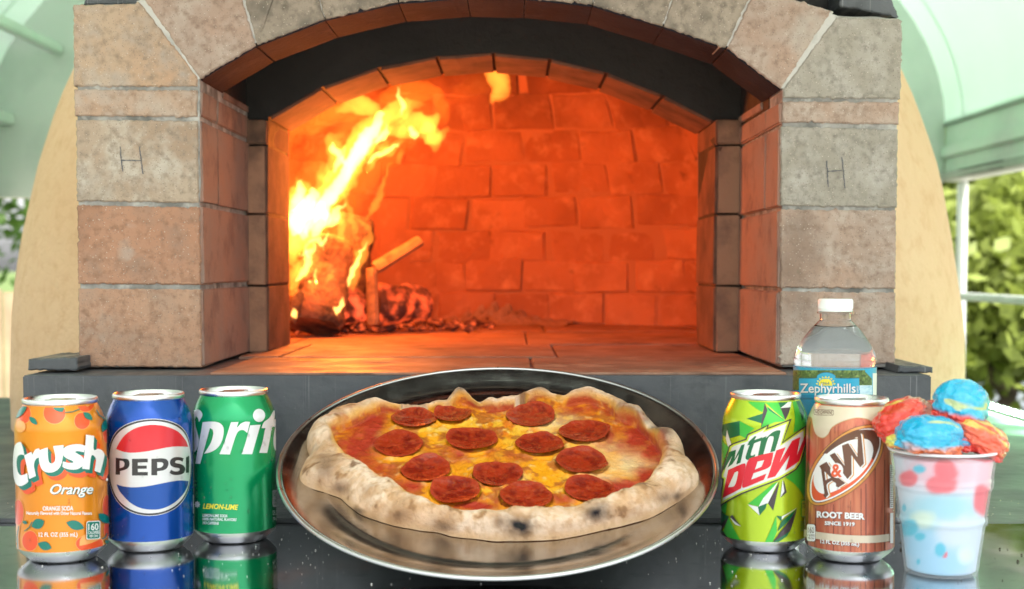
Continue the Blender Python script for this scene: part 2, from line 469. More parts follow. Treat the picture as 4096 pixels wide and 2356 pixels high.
m_b = {
 'tan': brickmat('brick_tan', (.45, .24, .145), (.49, .29, .185), (.39, .25, .175)),
 'tan2': brickmat('brick_tan_orange', (.43, .21, .12), (.46, .25, .155), (.34, .20, .135)),
 'grey': brickmat('brick_grey_tan', (.44, .34, .25), (.36, .25, .17), (.50, .44, .37), .0016),
 'mid': brickmat('brick_sand', (.46, .285, .185), (.43, .30, .215), (.40, .32, .26)),
 'top': brickmat('brick_sand_top', (.44, .315, .215), (.47, .285, .17), (.36, .30, .25)),
 'pink': brickmat('brick_pink', (.42, .275, .20), (.38, .29, .235), (.45, .36, .30)),
 'coolgrey': brickmat('brick_cool_grey', (.35, .32, .27), (.30, .27, .22), (.40, .37, .33)),
 'dusk': brickmat('brick_smoked', (.26, .215, .165), (.38, .31, .24), (.17, .145, .115)),
}
SPK2 = [((.5, .42, .36), 300, .04), ((.05, .04, .04), 150, .05)]
def jm(name): return M(name, (.36, .215, .16), .85, var=[((.31, .22, .18), 14, .4, .62), ((.20, .13, .11), 26, .5, .7)], speck=SPK2, bump=(200, .001))
m_jamb = soot(jm('brick_jamb'), .36, .47, 'Z', .9, 16)
m_jambr = soot(jm('brick_jamb_right'), .43, .52, 'Z', .8, 16)
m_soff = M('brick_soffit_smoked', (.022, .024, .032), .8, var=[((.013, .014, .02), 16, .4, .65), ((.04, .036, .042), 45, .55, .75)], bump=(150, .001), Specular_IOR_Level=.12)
m_inner = soot(M('brick_inner', (.19, .09, .055), .85, var=[((.09, .045, .03), 18, .42, .62)], bump=(150, .001)), .50, .62, 'Z', .5)
m_flange = soot(M('brick_flange', (.36, .195, .12), .85, var=[((.20, .11, .075), 30, .45, .7)], bump=(200, .001)), .36, .44, 'Z', .93)
m_black = M('soot_black', (.012, .011, .011), .75, var=[((.022, .019, .018), 9, .4, .7)], bump=(60, .002))
m_cham = M('brick_chamber', (.50, .215, .11), .9, rnd=(.38, .15, .075), var=[((.32, .125, .06), 10, .45, .70), ((.58, .29, .16), 34, .52, .74), ((.16, .07, .04), 22, .64, .76)], Specular_IOR_Level=.2, bump=(120, .002))
soot(m_cham, .40, .56, 'Z', .72, 7, (.05, .022, .015))
m_chmort = M('chamber_mortar', (.42, .185, .095), .95, bump=(150, .002))
m_hearth = M('hearth_tile', (.33, .175, .115), .7, var=[((.21, .11, .075), 9, .42, .62), ((.42, .25, .17), 28, .5, .7), ((.09, .055, .04), 14, .56, .72)], bump=(110, .0012), rvar=(20, .45, .75))
m_stucco = M('cream_stucco', (.70, .455, .265), .85, var=[((.74, .52, .33), 2.2, .35, .65), ((.64, .40, .225), 40, .5, .75)], bump=(55, .004))

ov = thing('pizza_oven', 'wood fired brick pizza oven with arched mouth and cream domed shell', 'oven', (-.03, 1.6, 0))

def prism(poly, y0, y1, jag=.00035, bev=.0013, step=.0028, seed=0, cuts=None):
    """a stone or brick: polygon (x,z) on the face, chipped edges, extruded to y1"""
    g = np.random.default_rng(seed)
    pts = []
    n = len(poly)
    for i in range(n):
        a = np.array(poly[i]); b = np.array(poly[(i + 1) % n]); L = np.linalg.norm(b - a); k = max(1, int(L / step))
        nrm = np.array([-(b - a)[1], (b - a)[0]]) / max(L, 1e-9)
        for j in range(k):
            p = a + (b - a) * j / k
            if j: p = p + nrm * g.normal() * jag * (1.0 if g.random() > .08 else 2.6)
            pts.append(p)
    pts = np.array(pts); c = pts.mean(0); m = len(pts)
    def inset(d):
        o = []
        for i in range(m):
            t = pts[(i + 1) % m] - pts[i - 1]; nn = np.array([-t[1], t[0]]); nn = nn / (np.linalg.norm(nn) + 1e-9)
            if np.dot(nn, c - pts[i]) < 0: nn = -nn
            o.append(pts[i] + nn * d * (.7 + .6 * g.random()))
        return np.array(o)
    r0 = inset(bev); r1 = pts; r2 = inset(bev)
    vs = [(p[0], y0, p[1]) for p in r0] + [(p[0], y0 + bev * .9, p[1]) for p in r1] + [(p[0], y1, p[1]) for p in r1]
    fs = []
    for k in range(2):
        for i in range(m):
            j = (i + 1) % m; fs.append((k * m + i, k * m + j, (k + 1) * m + j, (k + 1) * m + i))
    tri = delaunay_2d_cdt([Vector(p) for p in r0], [], [list(range(m))], 1, 1e-7)
    ov_, _, of_, oo = tri[0], tri[1], tri[2], tri[3]
    mp = {}
    for i, src in enumerate(oo):
        mp[i] = src[0] if src else 0
    for t in of_: fs.append(tuple(mp[i] for i in t))
    fs.append(tuple(range(2 * m, 3 * m)))
    bm = bmesh.new(); bv = [bm.verts.new(v) for v in vs]
    for f in fs:
        if len(set(f)) > 2:
            try: bm.faces.new([bv[i] for i in f])
            except ValueError: pass
    return bm
def fpoly(pts, Y=YF):
    return [tuple(dY(x, y, Y)[[0, 2]]) for x, y in pts]
def brick(poly, y0, y1, mat, parent, seed, lab=None, **k):
    o = bm_obj('brick', prism(poly, y0, y1, seed=seed, **k), mat, parent)
    if lab: o['label'] = lab
    return o
# hearth slab and slate bits
hs = box('hearth_slab', dY(57, 1000, YS)[0], dY(2301, 1000, YS)[0], YS, 2.2, .0005, ZT - .0025, m_slab, ov, .0012)
box('plinth_strip', dY(57, 1000, YS)[0], dY(2301, 1000, YS)[0], YT + .004, YS - .001, -.001, .0035, m_slab, ov, .001)
brick([dY(68, 915, 1.262)[[0, 2]], dY(190, 915, 1.262)[[0, 2]], dY(190, 884, 1.262)[[0, 2]], dY(70, 888, 1.262)[[0, 2]]], 1.262, 1.36, m_slab, ov, 5).name = 'slate_offcut'
brick([dY(2219, 921, 1.26)[[0, 2]], dY(2306, 922, 1.26)[[0, 2]], dY(2306, 908, 1.26)[[0, 2]], dY(2222, 903, 1.26)[[0, 2]]], 1.26, 1.40, m_slab, ov, 6).name = 'slate_offcut'
brick([dY(206, 12, YF + .02)[[0, 2]], dY(345, 9, YF + .02)[[0, 2]], dY(330, -26, YF + .02)[[0, 2]], dY(215, -20, YF + .02)[[0, 2]]], YF + .02, YF + .2, m_slab, ov, 7).name = 'slate_cap'
brick([dY(2075, 14, YF + .02)[[0, 2]], dY(2222, 42, YF + .02)[[0, 2]], dY(2195, -22, YF + .02)[[0, 2]], dY(2078, -30, YF + .02)[[0, 2]]], YF + .02, YF + .2, m_slab, ov, 8).name = 'slate_cap'

# brick face: mortar core with single bricks in front
XJL, XJR = dY(494, 500, YF)[0], dY(1930, 500, YF)[0]
def core_poly(pts, y0, y1, mat, name='mortar_bed', parent=None):
    return bm_obj(name, prism(fpoly(pts), y0, y1, jag=.0004, bev=.0008, step=.02, seed=1), mat, parent)
fa = core_poly([(198, 908), (493, 908), (492, 194), (480, 180), (352, 6), (186, 14)], YF + .0025, YJ - .003, m_mort, 'facade', ov)
core_poly([(1934, 908), (2208, 908), (2224, 48), (2054, 36), (1944, 205), (1936, 218)], YF + .0025, YJ - .003, m_mort, 'mortar_bed', fa)
LB = [([(195, 905), (497, 908), (495, 716), (193, 713)], 'tan', None), ([(192, 701), (495, 704), (492, 513), (191, 507)], 'tan2', None),
      ([(189, 497), (490, 501), (488, 299), (187, 296)], 'grey', 'grey brick with a hand drawn letter H on the left pillar'), ([(184, 286), (487, 288), (487, 223), (182, 221)], 'mid', None),
      ([(182, 213), (487, 213), (487, 190), (347, 9), (181, 12)], 'top', None)]
RB = [([(1929, 903), (2213, 898), (2214, 724), (1930, 720)], 'pink', None), ([(1929, 711), (2214, 714), (2216, 520), (1930, 518)], 'pink', None),
      ([(1930, 508), (2217, 513), (2220, 320), (1930, 312)], 'coolgrey', 'cool grey brick with a hand drawn letter H on the right pillar'), ([(1934, 302), (2222, 307), (2224, 253), (1935, 250)], 'pink', None),
      ([(1937, 241), (2226, 244), (2231, 52), (2222, 46), (2068, 42), (1937, 219)], 'coolgrey', None)]
for i, (pl, c, lab) in enumerate(LB + RB):
    left = i < len(LB)
    # the inner side of the pillar is carried on as the jamb
    p = fpoly(pl)
    deep = YF + .06 if i in (2, 7) else YJ - .002
    brick(p, YF, YF + .055, m_b[c], fa, 20 + i, lab)
def jambside(side):
    X = XJL if side < 0 else XJR
    mat = m_jamb if side < 0 else m_jambr
    rows = LB if side < 0 else RB
    for i, (pl, c, lab) in enumerate(rows):
        pz = fpoly(pl); z0 = min(p[1] for p in pz); z1 = max(p[1] for p in pz)
        if i == 4: z1 = z0 + .010
        cutsY = [YF + .002, YJ - .001] if i in (0, 1) else ([YF + .002, YF + .072, YJ - .001] if i in (2, 3) else [YF + .1, YJ - .001])
        for a, b_ in zip(cutsY[:-1], cutsY[1:]):
            x0, x1 = (X - .05, X + .0022) if side < 0 else (X - .0022, X + .05)
            bm = box_bm(x0, x1, a + .0016, b_ - .0016, z0 + .001, z1 - .001, .0012)
            g = np.random.default_rng(i * 7 + side + 3)
            for v in bm.verts: v.co += Vector(g.normal(size=3) * .0004)
            bm_obj('brick', bm, mat, fa)
jambside(-1); jambside(1)

bm_obj('mortar_joint', prism(fpoly([(336, 2), (374, -8), (498, 190), (484, 200)]), YF + .0014, YF + .03, jag=.0003, bev=.0005, step=.006, seed=3), m_mortw, fa)
bm_obj('mortar_joint', prism(fpoly([(2040, 26), (2082, 44), (1943, 223), (1926, 214)]), YF + .0014, YF + .03, jag=.0003, bev=.0005, step=.006, seed=4), m_mortw, fa)
# outer arch voussoirs
AF = [(490, 196), (632, 111), (803, 46), (985, 4), (1155, -9), (1297, -6), (1465, 11), (1640, 64), (1797, 118), (1934, 221)]
AO = [(346, -6), (592, -30), (735, -180), (960, -215), (1150, -225), (1310, -225), (1490, -210), (1715, -180), (1868, -30), (2062, 28)]
AM = ['pink', 'dusk', 'dusk', 'dusk', 'dusk', 'dusk', 'dusk', 'dusk', 'pink']
core = [tuple(dY(x, y - 8, YF)[[0, 2]]) for x, y in AF[:-1]] + [tuple(dY(1930, 208, YF)[[0, 2]])] + [tuple(dY(x, y, YF)[[0, 2]]) for x, y in reversed(AO)]
oa = bm_obj('outer_arch', prism(core, YF + .0018, YA - .002, jag=.0003, bev=.0006, step=.03, seed=2), m_mortw, ov)
for i in range(9):
    q = [np.array(AF[i]), np.array(AF[i + 1]), np.array(AO[i + 1]), np.array(AO[i])]
    gap = 7 if i in (0, 8) else 3.0
    d1 = (q[1] - q[0]) / np.linalg.norm(q[1] - q[0]); d2 = (q[2] - q[3]) / np.linalg.norm(q[2] - q[3])
    gl = 7 if i in (0, 1) else 2.2; gr = 7 if i in (7, 8) else 2.2
    if i == 0: gl = 9
    if i == 8: gr = 9
    q = [q[0] + d1 * gl * .5, q[1] - d1 * gr * .5, q[2] - d2 * gr * .8, q[3] + d2 * gl * .8]
    # each voussoir: face block in its own colour, smoked underside as a thin facing brick
    brick(fpoly(q), YF, YF + .045, m_b[AM[i]], oa, 60 + i)
    up = [q[0] + (q[3] - q[0]) * .02, q[1] + (q[2] - q[1]) * .02]
    th = 3.5
    sq = [q[0] + np.array([0, th]), q[1] + np.array([0, th]), up[1] - np.array([0, 18]), up[0] - np.array([0, 18])]
    brick(fpoly(sq), YF + .004, YA, m_soff, oa, 80 + i, jag=.00012, step=.02, bev=.001)
# flue throat: black walls and back plate above the inner arch
IA = [(662, 290), (795, 214), (935, 166), (1080, 139), (1220, 130), (1360, 145), (1500, 179), (1640, 235), (1767, 300)]
ia3 = [dY(x, y, YJ) for x, y in IA]
XIL, XIR = dY(660, 500, YJ)[0], dY(1769, 500, YJ)[0]
zt = .86
def plate(y, name, mat, x0, x1, ztop, parent, thick=.004):
    # wall with the inner arch cut out of it
    pts = [(x0, ZT), (XIL - .0003, ZT)] + [(p[0], p[2]) for p in ia3] + [(XIR + .0003, ZT), (x1, ZT), (x1, ztop), (x0, ztop)]
    bm = bmesh.new()
    a = [bm.verts.new((p[0], y, p[1])) for p in pts]; b_ = [bm.verts.new((p[0], y + thick, p[1])) for p in pts]
    tri = delaunay_2d_cdt([Vector(p) for p in pts], [], [list(range(len(pts)))], 1, 1e-7)
    for t in tri[2]:
        for vv in (a, b_): bm.faces.new([vv[tri[3][i][0]] for i in t])
    for i in range(len(pts)):
        j = (i + 1) % len(pts); bm.faces.new([a[i], a[j], b_[j], b_[i]])
    return bm_obj(name, bm, mat, parent)
fw = plate(YJ + .001, 'flue_wall', m_black, XJL - .07, XJR + .07, zt, ov)
zs = dY(575, 205, YA)[2]
for x0, x1 in ((XJL - .06, XJL - .0005), (XJR + .0005, XJR + .06)):
    box('flue_side', x0, x1, YA - .03, YJ, zs - .01 if x0 < 0 else zs - .03, zt, m_black, fw)
box('flue_light_lid', XJL - .06, XJR + .06, YF + .06, YJ + .01, zt - .02, zt, m_black, fw)  # unseen lid added to keep daylight from leaking into the flue
box('flue_front', XJL - .06, XJR + .06, YA - .012, YA - .006, dY(1200, -70, YA)[2], zt, m_black, fw)
# inner arch: flange bricks, jamb bricks, voussoirs
iz = [ZT, dY(660, 706, YJ)[2], dY(660, 530, YJ)[2], dY(660, 360, YJ)[2], dY(660, 296, YJ)[2]]
inr = plate(YJ + .0055, 'inner_arch', m_black, XIL - .12, XIR + .12, .62, ov, YI - YJ - .01)
for s in (-1, 1):
    X = XIL if s < 0 else XIR
    for k in range(4):
        # flange face
        w = .018 if s < 0 else .018
        xs = (XJL + .001, X - .0005) if s < 0 else (X + .0005, XJR - .001)
        g = np.random.default_rng(k + 40)
        bm = box_bm(xs[0], xs[1], YJ - .010, YJ - .0005, iz[k] + .0012, iz[k + 1] - .0012, .001)
        for v in bm.verts: v.co += Vector(g.normal(size=3) * .0005)
        bm_obj('brick', bm, m_flange, inr)
        x0, x1 = (X - .05, X + .002) if s < 0 else (X - .002, X + .05)
        bm = box_bm(x0, x1, YJ - .0085, YI, iz[k] + .001, iz[k + 1] - .001, .0015)
        for v in bm.verts: v.co += Vector(g.normal(size=3) * .0006)
        bm_obj('brick', bm, m_inner, inr)
for i in range(8):
    a, b_ = ia3[i], ia3[i + 1]
    c = np.array([(XIL + XIR) / 2, .05]);
    A = np.array([a[0], a[2]]); B = np.array([b_[0], b_[2]]); t = (B - A) / np.linalg.norm(B - A); nrm = np.array([-t[1], t[0]])
    A2 = A + t * .0022 - nrm * .003; B2 = B - t * .0022 - nrm * .002
    brick([A2, B2, B2 + nrm * .03, A2 + nrm * .03], YJ + .006, YI, m_inner, inr, 120 + i, jag=.00012, bev=.0025, step=.02)

plate(YI + .001, 'chamber_front', m_chmort, -.52, .46, .66, ov)
# chamber
CX, CYc, RC, HD = -.03, 1.80, .50, .50
def dome(al, z, off=0):
    h = np.clip((z - ZT) / HD, 0, .999); r = (RC + off) * (1 - h ** 2.6) ** (1 / 2.6)
    return np.array([CX + r * math.sin(al), CYc + r * math.cos(al), z])
vs, fs = [], []
zz = ZT - .003 + HD * np.sin(np.linspace(0, math.pi / 2, 26)) * .999
NA = 60
for z in zz:
    for k in range(NA + 1):
        vs.append(dome(R(-103) + R(206) * k / NA, z, .0028))
for j in range(len(zz) - 1):
    for k in range(NA):
        a = j * (NA + 1) + k; fs.append((a, a + 1, a + NA + 2, a + NA + 1))
ch = mk('chamber_vault', vs, fs, m_chmort, ov, True)
rowz = [ZT + .001]
while rowz[-1] < ZT + HD * .9: rowz.append(rowz[-1] + .054)
g = np.random.default_rng(11)
for j in range(len(rowz) - 1):
    z0, z1 = rowz[j], min(rowz[j + 1], ZT + HD * .97)
    rr = np.linalg.norm(dome(0, (z0 + z1) / 2)[:2] - np.array([CX, CYc]))
    da = .098 / max(rr, .1)
    k0 = -int(R(78) / da) - 1
    for k in range(k0, -k0 + 1):
        a0 = (k + (.5 if j % 2 else 0)) * da + g.normal() * .008; a1 = a0 + da * .985
        dz = g.normal() * .0025; off = g.normal() * .0011
        def P(al, z, o): return dome(al, z, o + off)
        gp, gz = .0022 / rr, .0022
        f_ = []
        for s in range(3):
            al = a0 + gp + (a1 - a0 - 2 * gp) * s / 2; f_.append((al, z0 + gz + dz))
        for s in range(3):
            al = a1 - gp - (a1 - a0 - 2 * gp) * s / 2; f_.append((al, z1 - gz + dz * .6))
        bk = [P(al + (-gp * .6 if i in (0, 5) else gp * .6 if i in (2, 3) else 0), z + (-.002 if i < 3 else .002), .004) for i, (al, z) in enumerate(f_)]
        ft_ = [P(al + g.normal() * .0028 / rr, z + g.normal() * .0022, g.normal() * .0012) for al, z in f_]
        fcs = [(0, 1, 4, 5), (1, 2, 3, 4)] + [(i, 6 + i, 6 + (i + 1) % 6, (i + 1) % 6) for i in range(6)]
        mk('brick', ft_ + bk, fcs, m_cham, ch)
# hearth floor tiles
g = np.random.default_rng(4)
ysT = [YS + .004, 1.45, 1.69, 2.02, 2.34]; xsT = [-.52, -.285, 0.02, .27, .5]
hf = box('hearth_bed', XJL + .01, XJR - .01, YS + .006, 2.3, ZT - .006, ZT - .003, m_chmort, ov)
for j in range(4):
    for i in range(4):
        x0, x1 = xsT[i] + (.03 if j % 2 else 0), xsT[i + 1] + (.03 if j % 2 else 0)
        if j < 2: x0, x1 = max(x0, XJL + .004), min(x1, XJR - .004)
        if x1 - x0 < .03: continue
        dz = g.normal() * .0004
        bm = box_bm(x0 + .0012, x1 - .0012, ysT[j] + .0012, ysT[j + 1] - .0012, ZT - .0028, ZT + dz, .001)
        bm_obj('hearth_tile', bm, m_hearth, hf)
# black steel hood over the arch
m_hood = M('black_hood', (.018, .019, .021), .5, var=[((.03, .031, .033), 20, .4, .7)], bump=(40, .001))
hx0, hx1 = dY(215, 0, YF)[0], dY(2195, 0, YF)[0]
hz0 = dY(1200, -235, YF)[2]
bm = bmesh.new()
lo = [(hx0 + .06, 1.10, hz0), (hx1 - .06, 1.10, hz0), (hx1 - .06, 1.52, hz0), (hx0 + .06, 1.52, hz0)]; hi = [(-.14, 1.34, hz0 + .34), (.08, 1.34, hz0 + .34), (.08, 1.52, hz0 + .34), (-.14, 1.52, hz0 + .34)]
a = [bm.verts.new(p) for p in lo]; b_ = [bm.verts.new(p) for p in hi]
for i in range(4): bm.faces.new((a[i], a[(i + 1) % 4], b_[(i + 1) % 4], b_[i]))
bm.faces.new(b_); bm.faces.new(a[::-1])
bm_obj('smoke_hood', bm, m_hood, ov)
# cream dome shell
vs, fs = [], []
NZ, NA = 40, 96
SX, SY, SR, SZ0, SH = -.035, 1.93, .678, .02, .86
for j in range(NZ + 1):
    z = -.06 + (SH + .07) * math.sin(math.pi / 2 * j / NZ)
    h = max(0, (z - SZ0)) / SH
    r = SR * max(0, 1 - min(h, 1) ** 2.25) ** (1 / 2.05)
    for k in range(NA):
        a = 2 * math.pi * k / NA
        y = SY + r * .62 * math.cos(a) if math.cos(a) > 0 else SY + r * .66 * math.cos(a)
        vs.append((SX + r * math.sin(a), y, z))
vs = np.array(vs)
nn = fbm(vs * 9, 3, 3) - .5
cvec = vs - np.array([SX, SY, .1]); vs = vs + cvec / (np.linalg.norm(cvec, axis=1)[:, None] + 1e-6) * nn[:, None] * .012
for j in range(NZ):
    for k in range(NA):
        k2 = (k + 1) % NA
        q = (j * NA + k, j * NA + k2, (j + 1) * NA + k2, (j + 1) * NA + k)
        if vs[list(q)][:, 1].mean() > 1.565: fs.append(q)
mk('dome_shell', vs, fs, m_stucco, ov, True)
bm = box_bm(-.55, .48, YJ + .022, YJ + .03, -.03, .1)
bm_obj('back_infill', bm, m_stucco, ov)

# ------------------------------------------------------------------ the fire
def fc(x, y, Y): return onY(1100 + x * .7692, 280 + y * .7692, Y)   # positions measured on the fire close-up
def flame_mat(name, col, st):
    m = bpy.data.materials.new(name); m.use_nodes = True
    t = m.node_tree; t.nodes.remove(t.nodes['Principled BSDF'])
    e = t.nodes.new('ShaderNodeEmission'); e.inputs[0].default_value = (*col, 1); e.inputs[1].default_value = st
    t.links.new(e.outputs[0], t.nodes['Material Output'].inputs['Volume'])
    return m
m_fl = flame_mat('flame_orange', (1, .26, .026), 30)
m_flc = flame_mat('flame_core', (1, .46, .10), 130)
m_flr = flame_mat('flame_red', (1, .17, .012), 9)
m_flh = flame_mat('flame_veil', (1, .15, .01), 2.6)
FY = 1.90
TON = [  # x, y, half width on the close-up; material; depth
 ([(190, 900, 14), (215, 810, 30), (245, 720, 48), (300, 620, 46), (372, 520, 52), (432, 420, 54), (505, 330, 52), (565, 260, 46), (645, 215, 36), (720, 182, 20), (790, 165, 3)], 0, 0),
 ([(205, 870, 10), (228, 790, 26), (270, 690, 32), (330, 590, 28), (395, 490, 34), (450, 400, 34), (510, 310, 26), (550, 225, 10)], 1, 0),
 ([(80, 830, 18), (92, 760, 36), (118, 680, 52), (148, 615, 44), (135, 545, 4)], 0, .02),
 ([(150, 900, 10), (165, 820, 34), (200, 740, 46), (230, 660, 30), (240, 600, 6)], 0, -.01),
 ([(160, 840, 8), (185, 770, 26), (215, 700, 24), (232, 640, 5)], 1, -.03),
 ([(70, 1180, 8), (85, 1120, 22), (110, 1060, 26), (120, 1000, 16), (100, 940, 5)], 0, -.06),
 ([(95, 745, 14), (115, 690, 26), (135, 630, 20), (140, 580, 6)], 1, .02),
 ([(240, 690, 16), (248, 600, 22), (268, 510, 16), (250, 465, 4)], 0, -.02),
 ([(290, 560, 16), (320, 460, 30), (300, 400, 28), (288, 345, 18), (345, 315, 4)], 0, .01),
 ([(310, 540, 8), (330, 450, 16), (295, 400, 14), (290, 360, 6)], 1, .01),
 ([(470, 500, 14), (545, 440, 24), (605, 398, 18), (655, 355, 6)], 0, -.01),
 ([(480, 480, 6), (545, 435, 12), (610, 392, 7), (640, 370, 2)], 1, -.01),
 ([(560, 330, 22), (650, 300, 34), (720, 275, 42), (790, 262, 44), (832, 205, 4)], 0, .03),
 ([(690, 290, 10), (712, 330, 16), (720, 365, 4)], 1, .03),
 ([(740, 290, 26), (800, 310, 40), (840, 350, 34), (850, 400, 6)], 0, .02),
 ([(810, 330, 20), (865, 350, 22), (915, 315, 3)], 0, .02),
 ([(378, 1140, 8), (392, 1100, 20), (425, 1030, 20), (462, 940, 17), (486, 870, 14), (462, 800, 10), (425, 760, 3)], 0, -.04),
 ([(378, 1130, 6), (395, 1090, 12), (425, 1020, 10), (455, 940, 7), (470, 890, 2)], 1, -.04),
 ([(425, 960, 8), (395, 920, 9), (378, 912, 2)], 0, -.04),
 ([(345, 600, 6), (358, 690, 13), (388, 780, 12), (405, 860, 9), (420, 930, 3)], 0, -.03),
 ([(330, 900, 10), (335, 830, 18), (350, 760, 14), (345, 690, 4)], 0, 0),
 ([(90, 1150, 6), (120, 1105, 16), (155, 1045, 24), (178, 985, 22), (160, 930, 12), (150, 885, 3)], 0, -.05),
 ([(110, 1110, 6), (150, 1050, 13), (172, 990, 11), (165, 940, 4)], 1, -.05),
 ([(190, 1090, 5), (215, 1030, 12), (255, 1015, 9), (272, 1060, 3)], 0, -.05),
 ([(75, 960, 8), (80, 900, 20), (95, 850, 18), (110, 800, 8)], 0, -.03),
 ([(110, 870, 8), (125, 820, 18), (150, 770, 18), (190, 740, 10)], 1, -.02),
 ([(195, 900, 8), (230, 890, 12), (250, 940, 3)], 1, -.04),
 ([(310, 985, 4), (340, 1010, 11), (375, 1060, 3)], 2, -.03),
 ([(490, 775, 4), (525, 710, 13), (552, 640, 13), (572, 545, 10), (615, 490, 3)], 0, .02),
 ([(640, 490, 3), (655, 440, 10), (672, 400, 2)], 0, .02),
 ([(330, 215, 10), (400, 195, 34), (460, 185, 40), (520, 200, 30), (545, 250, 14)], 0, .08),
 ([(100, 330, 12), (200, 270, 40), (300, 225, 44), (400, 215, 30), (480, 260, 10)], 2, .10),
 ([(560, 160, 16), (650, 120, 40), (740, 110, 44), (830, 130, 34), (880, 200, 26), (860, 290, 5)], 2, .08),
 ([(1120, 175, 4), (1155, 130, 26), (1165, 80, 36), (1150, 20, 34), (1140, -40, 20)], 0, .02),
 ([(860, 190, 6), (940, 130, 26), (1030, 90, 30), (1110, 60, 30), (1150, 10, 20)], 3, .05),
 ([(60, 1000, 20), (85, 900, 50), (120, 800, 60), (170, 720, 50), (230, 640, 20)], 0, .03),
 ([(85, 860, 12), (110, 790, 34), (160, 720, 36), (215, 640, 14)], 1, .0),
 ([(100, 960, 8), (130, 920, 26), (185, 880, 24), (220, 820, 8)], 0, -.05),
 ([(120, 1290, 6), (110, 1270, 14), (105, 1240, 3)], 1, -.07),
 ([(310, 1270, 4), (325, 1240, 14), (338, 1205, 10), (345, 1180, 3)], 1, -.07),
]
_g = random.Random(3)
for _k in range(60):            # smaller licks round the logs and along the main sheet
    _t = _g.random()
    if _k < 34: _x, _y = _g.uniform(70, 330), _g.uniform(760, 1130)
    else: _x, _y = 260 + 420 * _t + _g.uniform(-70, 70), 640 - 400 * _t + _g.uniform(-50, 50)
    _h = _g.uniform(60, 150); _s = _g.uniform(-.2, .8); _w = _g.uniform(7, 20)
    TON.append(([(_x, _y, 3), (_x + _s * _h * .25 + _g.uniform(-12, 12), _y - _h * .33, _w), (_x + _s * _h * .6 + _g.uniform(-18, 18), _y - _h * .66, _w * .75), (_x + _s * _h, _y - _h, 2)], _g.choice((0, 0, 2, 2, 1)), _g.uniform(-.05, .05)))
for _p in ([(120, 1000, 60), (150, 850, 110), (230, 700, 130), (340, 540, 130), (470, 400, 130), (620, 280, 110), (780, 230, 70), (880, 240, 20)], [(90, 1150, 40), (150, 1050, 90), (250, 950, 90), (380, 950, 60), (440, 900, 15)]):
    TON.append((_p, 3, .01))
fire = thing('wood_fire', 'bright yellow orange flames leaping from the logs in the oven', 'fire', tuple(fc(220, 1200, FY)))
from_px = .7692 * FY / F
def cr(pts, m=7):
    P = np.array(pts, float); n = len(P); out = []
    for i in range(n - 1):
        p0, p1, p2, p3 = P[max(i - 1, 0)], P[i], P[i + 1], P[min(i + 2, n - 1)]
        for t in np.linspace(0, 1, m, endpoint=False):
            out.append(.5 * ((2 * p1) + (-p0 + p2) * t + (2 * p0 - 5 * p1 + 4 * p2 - p3) * t * t + (-p0 + 3 * p1 - 3 * p2 + p3) * t ** 3))
    out.append(P[-1]); return np.array(out)
for ti, (sp_, k, dy) in enumerate(TON):
    C = cr(sp_, 11); m = len(C); NS = 24
    vs, fs = [], []
    for i in range(m):
        T = C[min(i + 1, m - 1), :2] - C[max(i - 1, 0), :2]; T = T / (np.linalg.norm(T) + 1e-6); Nn = np.array([-T[1], T[0]])
        w = max(C[i, 2], 1.2) * (1.45 if k != 1 else 1.3)
        for s in range(NS):
            a = 2 * math.pi * s / NS
            q = C[i, :2] + Nn * math.cos(a) * w
            p = fc(q[0], q[1], FY + dy) + np.array([0, math.sin(a) * w * from_px * .8, 0])
            vs.append(p)
    vs = np.array(vs)
    # licks: warp the surface with turbulence
    amp = .012 if k != 1 else .007
    vs[:, 0] += (fbm(vs * 38 + ti * .3, 5, 3) - .5) * amp * 2
    vs[:, 2] += (fbm(vs * 38 + 9 + ti * .3, 6, 3) - .5) * amp * 2
    vs[:, 0] += (fbm(vs * 130 + ti, 15, 2) - .5) * .009
    vs[:, 2] += (fbm(vs * 130 + 5 + ti, 16, 2) - .5) * .007
    vs[:, 1] += (fbm(vs * 30 + 4, 7, 2) - .5) * amp
    for i in range(m - 1):
        for s in range(NS):
            s2 = (s + 1) % NS; fs.append((i * NS + s, i * NS + s2, (i + 1) * NS + s2, (i + 1) * NS + s))
    fs.append(tuple(reversed(range(NS)))); fs.append(tuple(range((m - 1) * NS, m * NS)))
    mk('flame', vs, fs, [m_fl, m_flc, m_flr, m_flh][k], fire, True)
fl_ = bpy.data.lights.new('fire_light', 'POINT'); fl_.energy = 3.0; fl_.color = (1, .205, .026); fl_.shadow_soft_size = .09
flo = bpy.data.objects.new('fire_light', fl_); flo.location = fc(330, 560, FY - .02); COL.objects.link(flo); adopt(flo, fire)

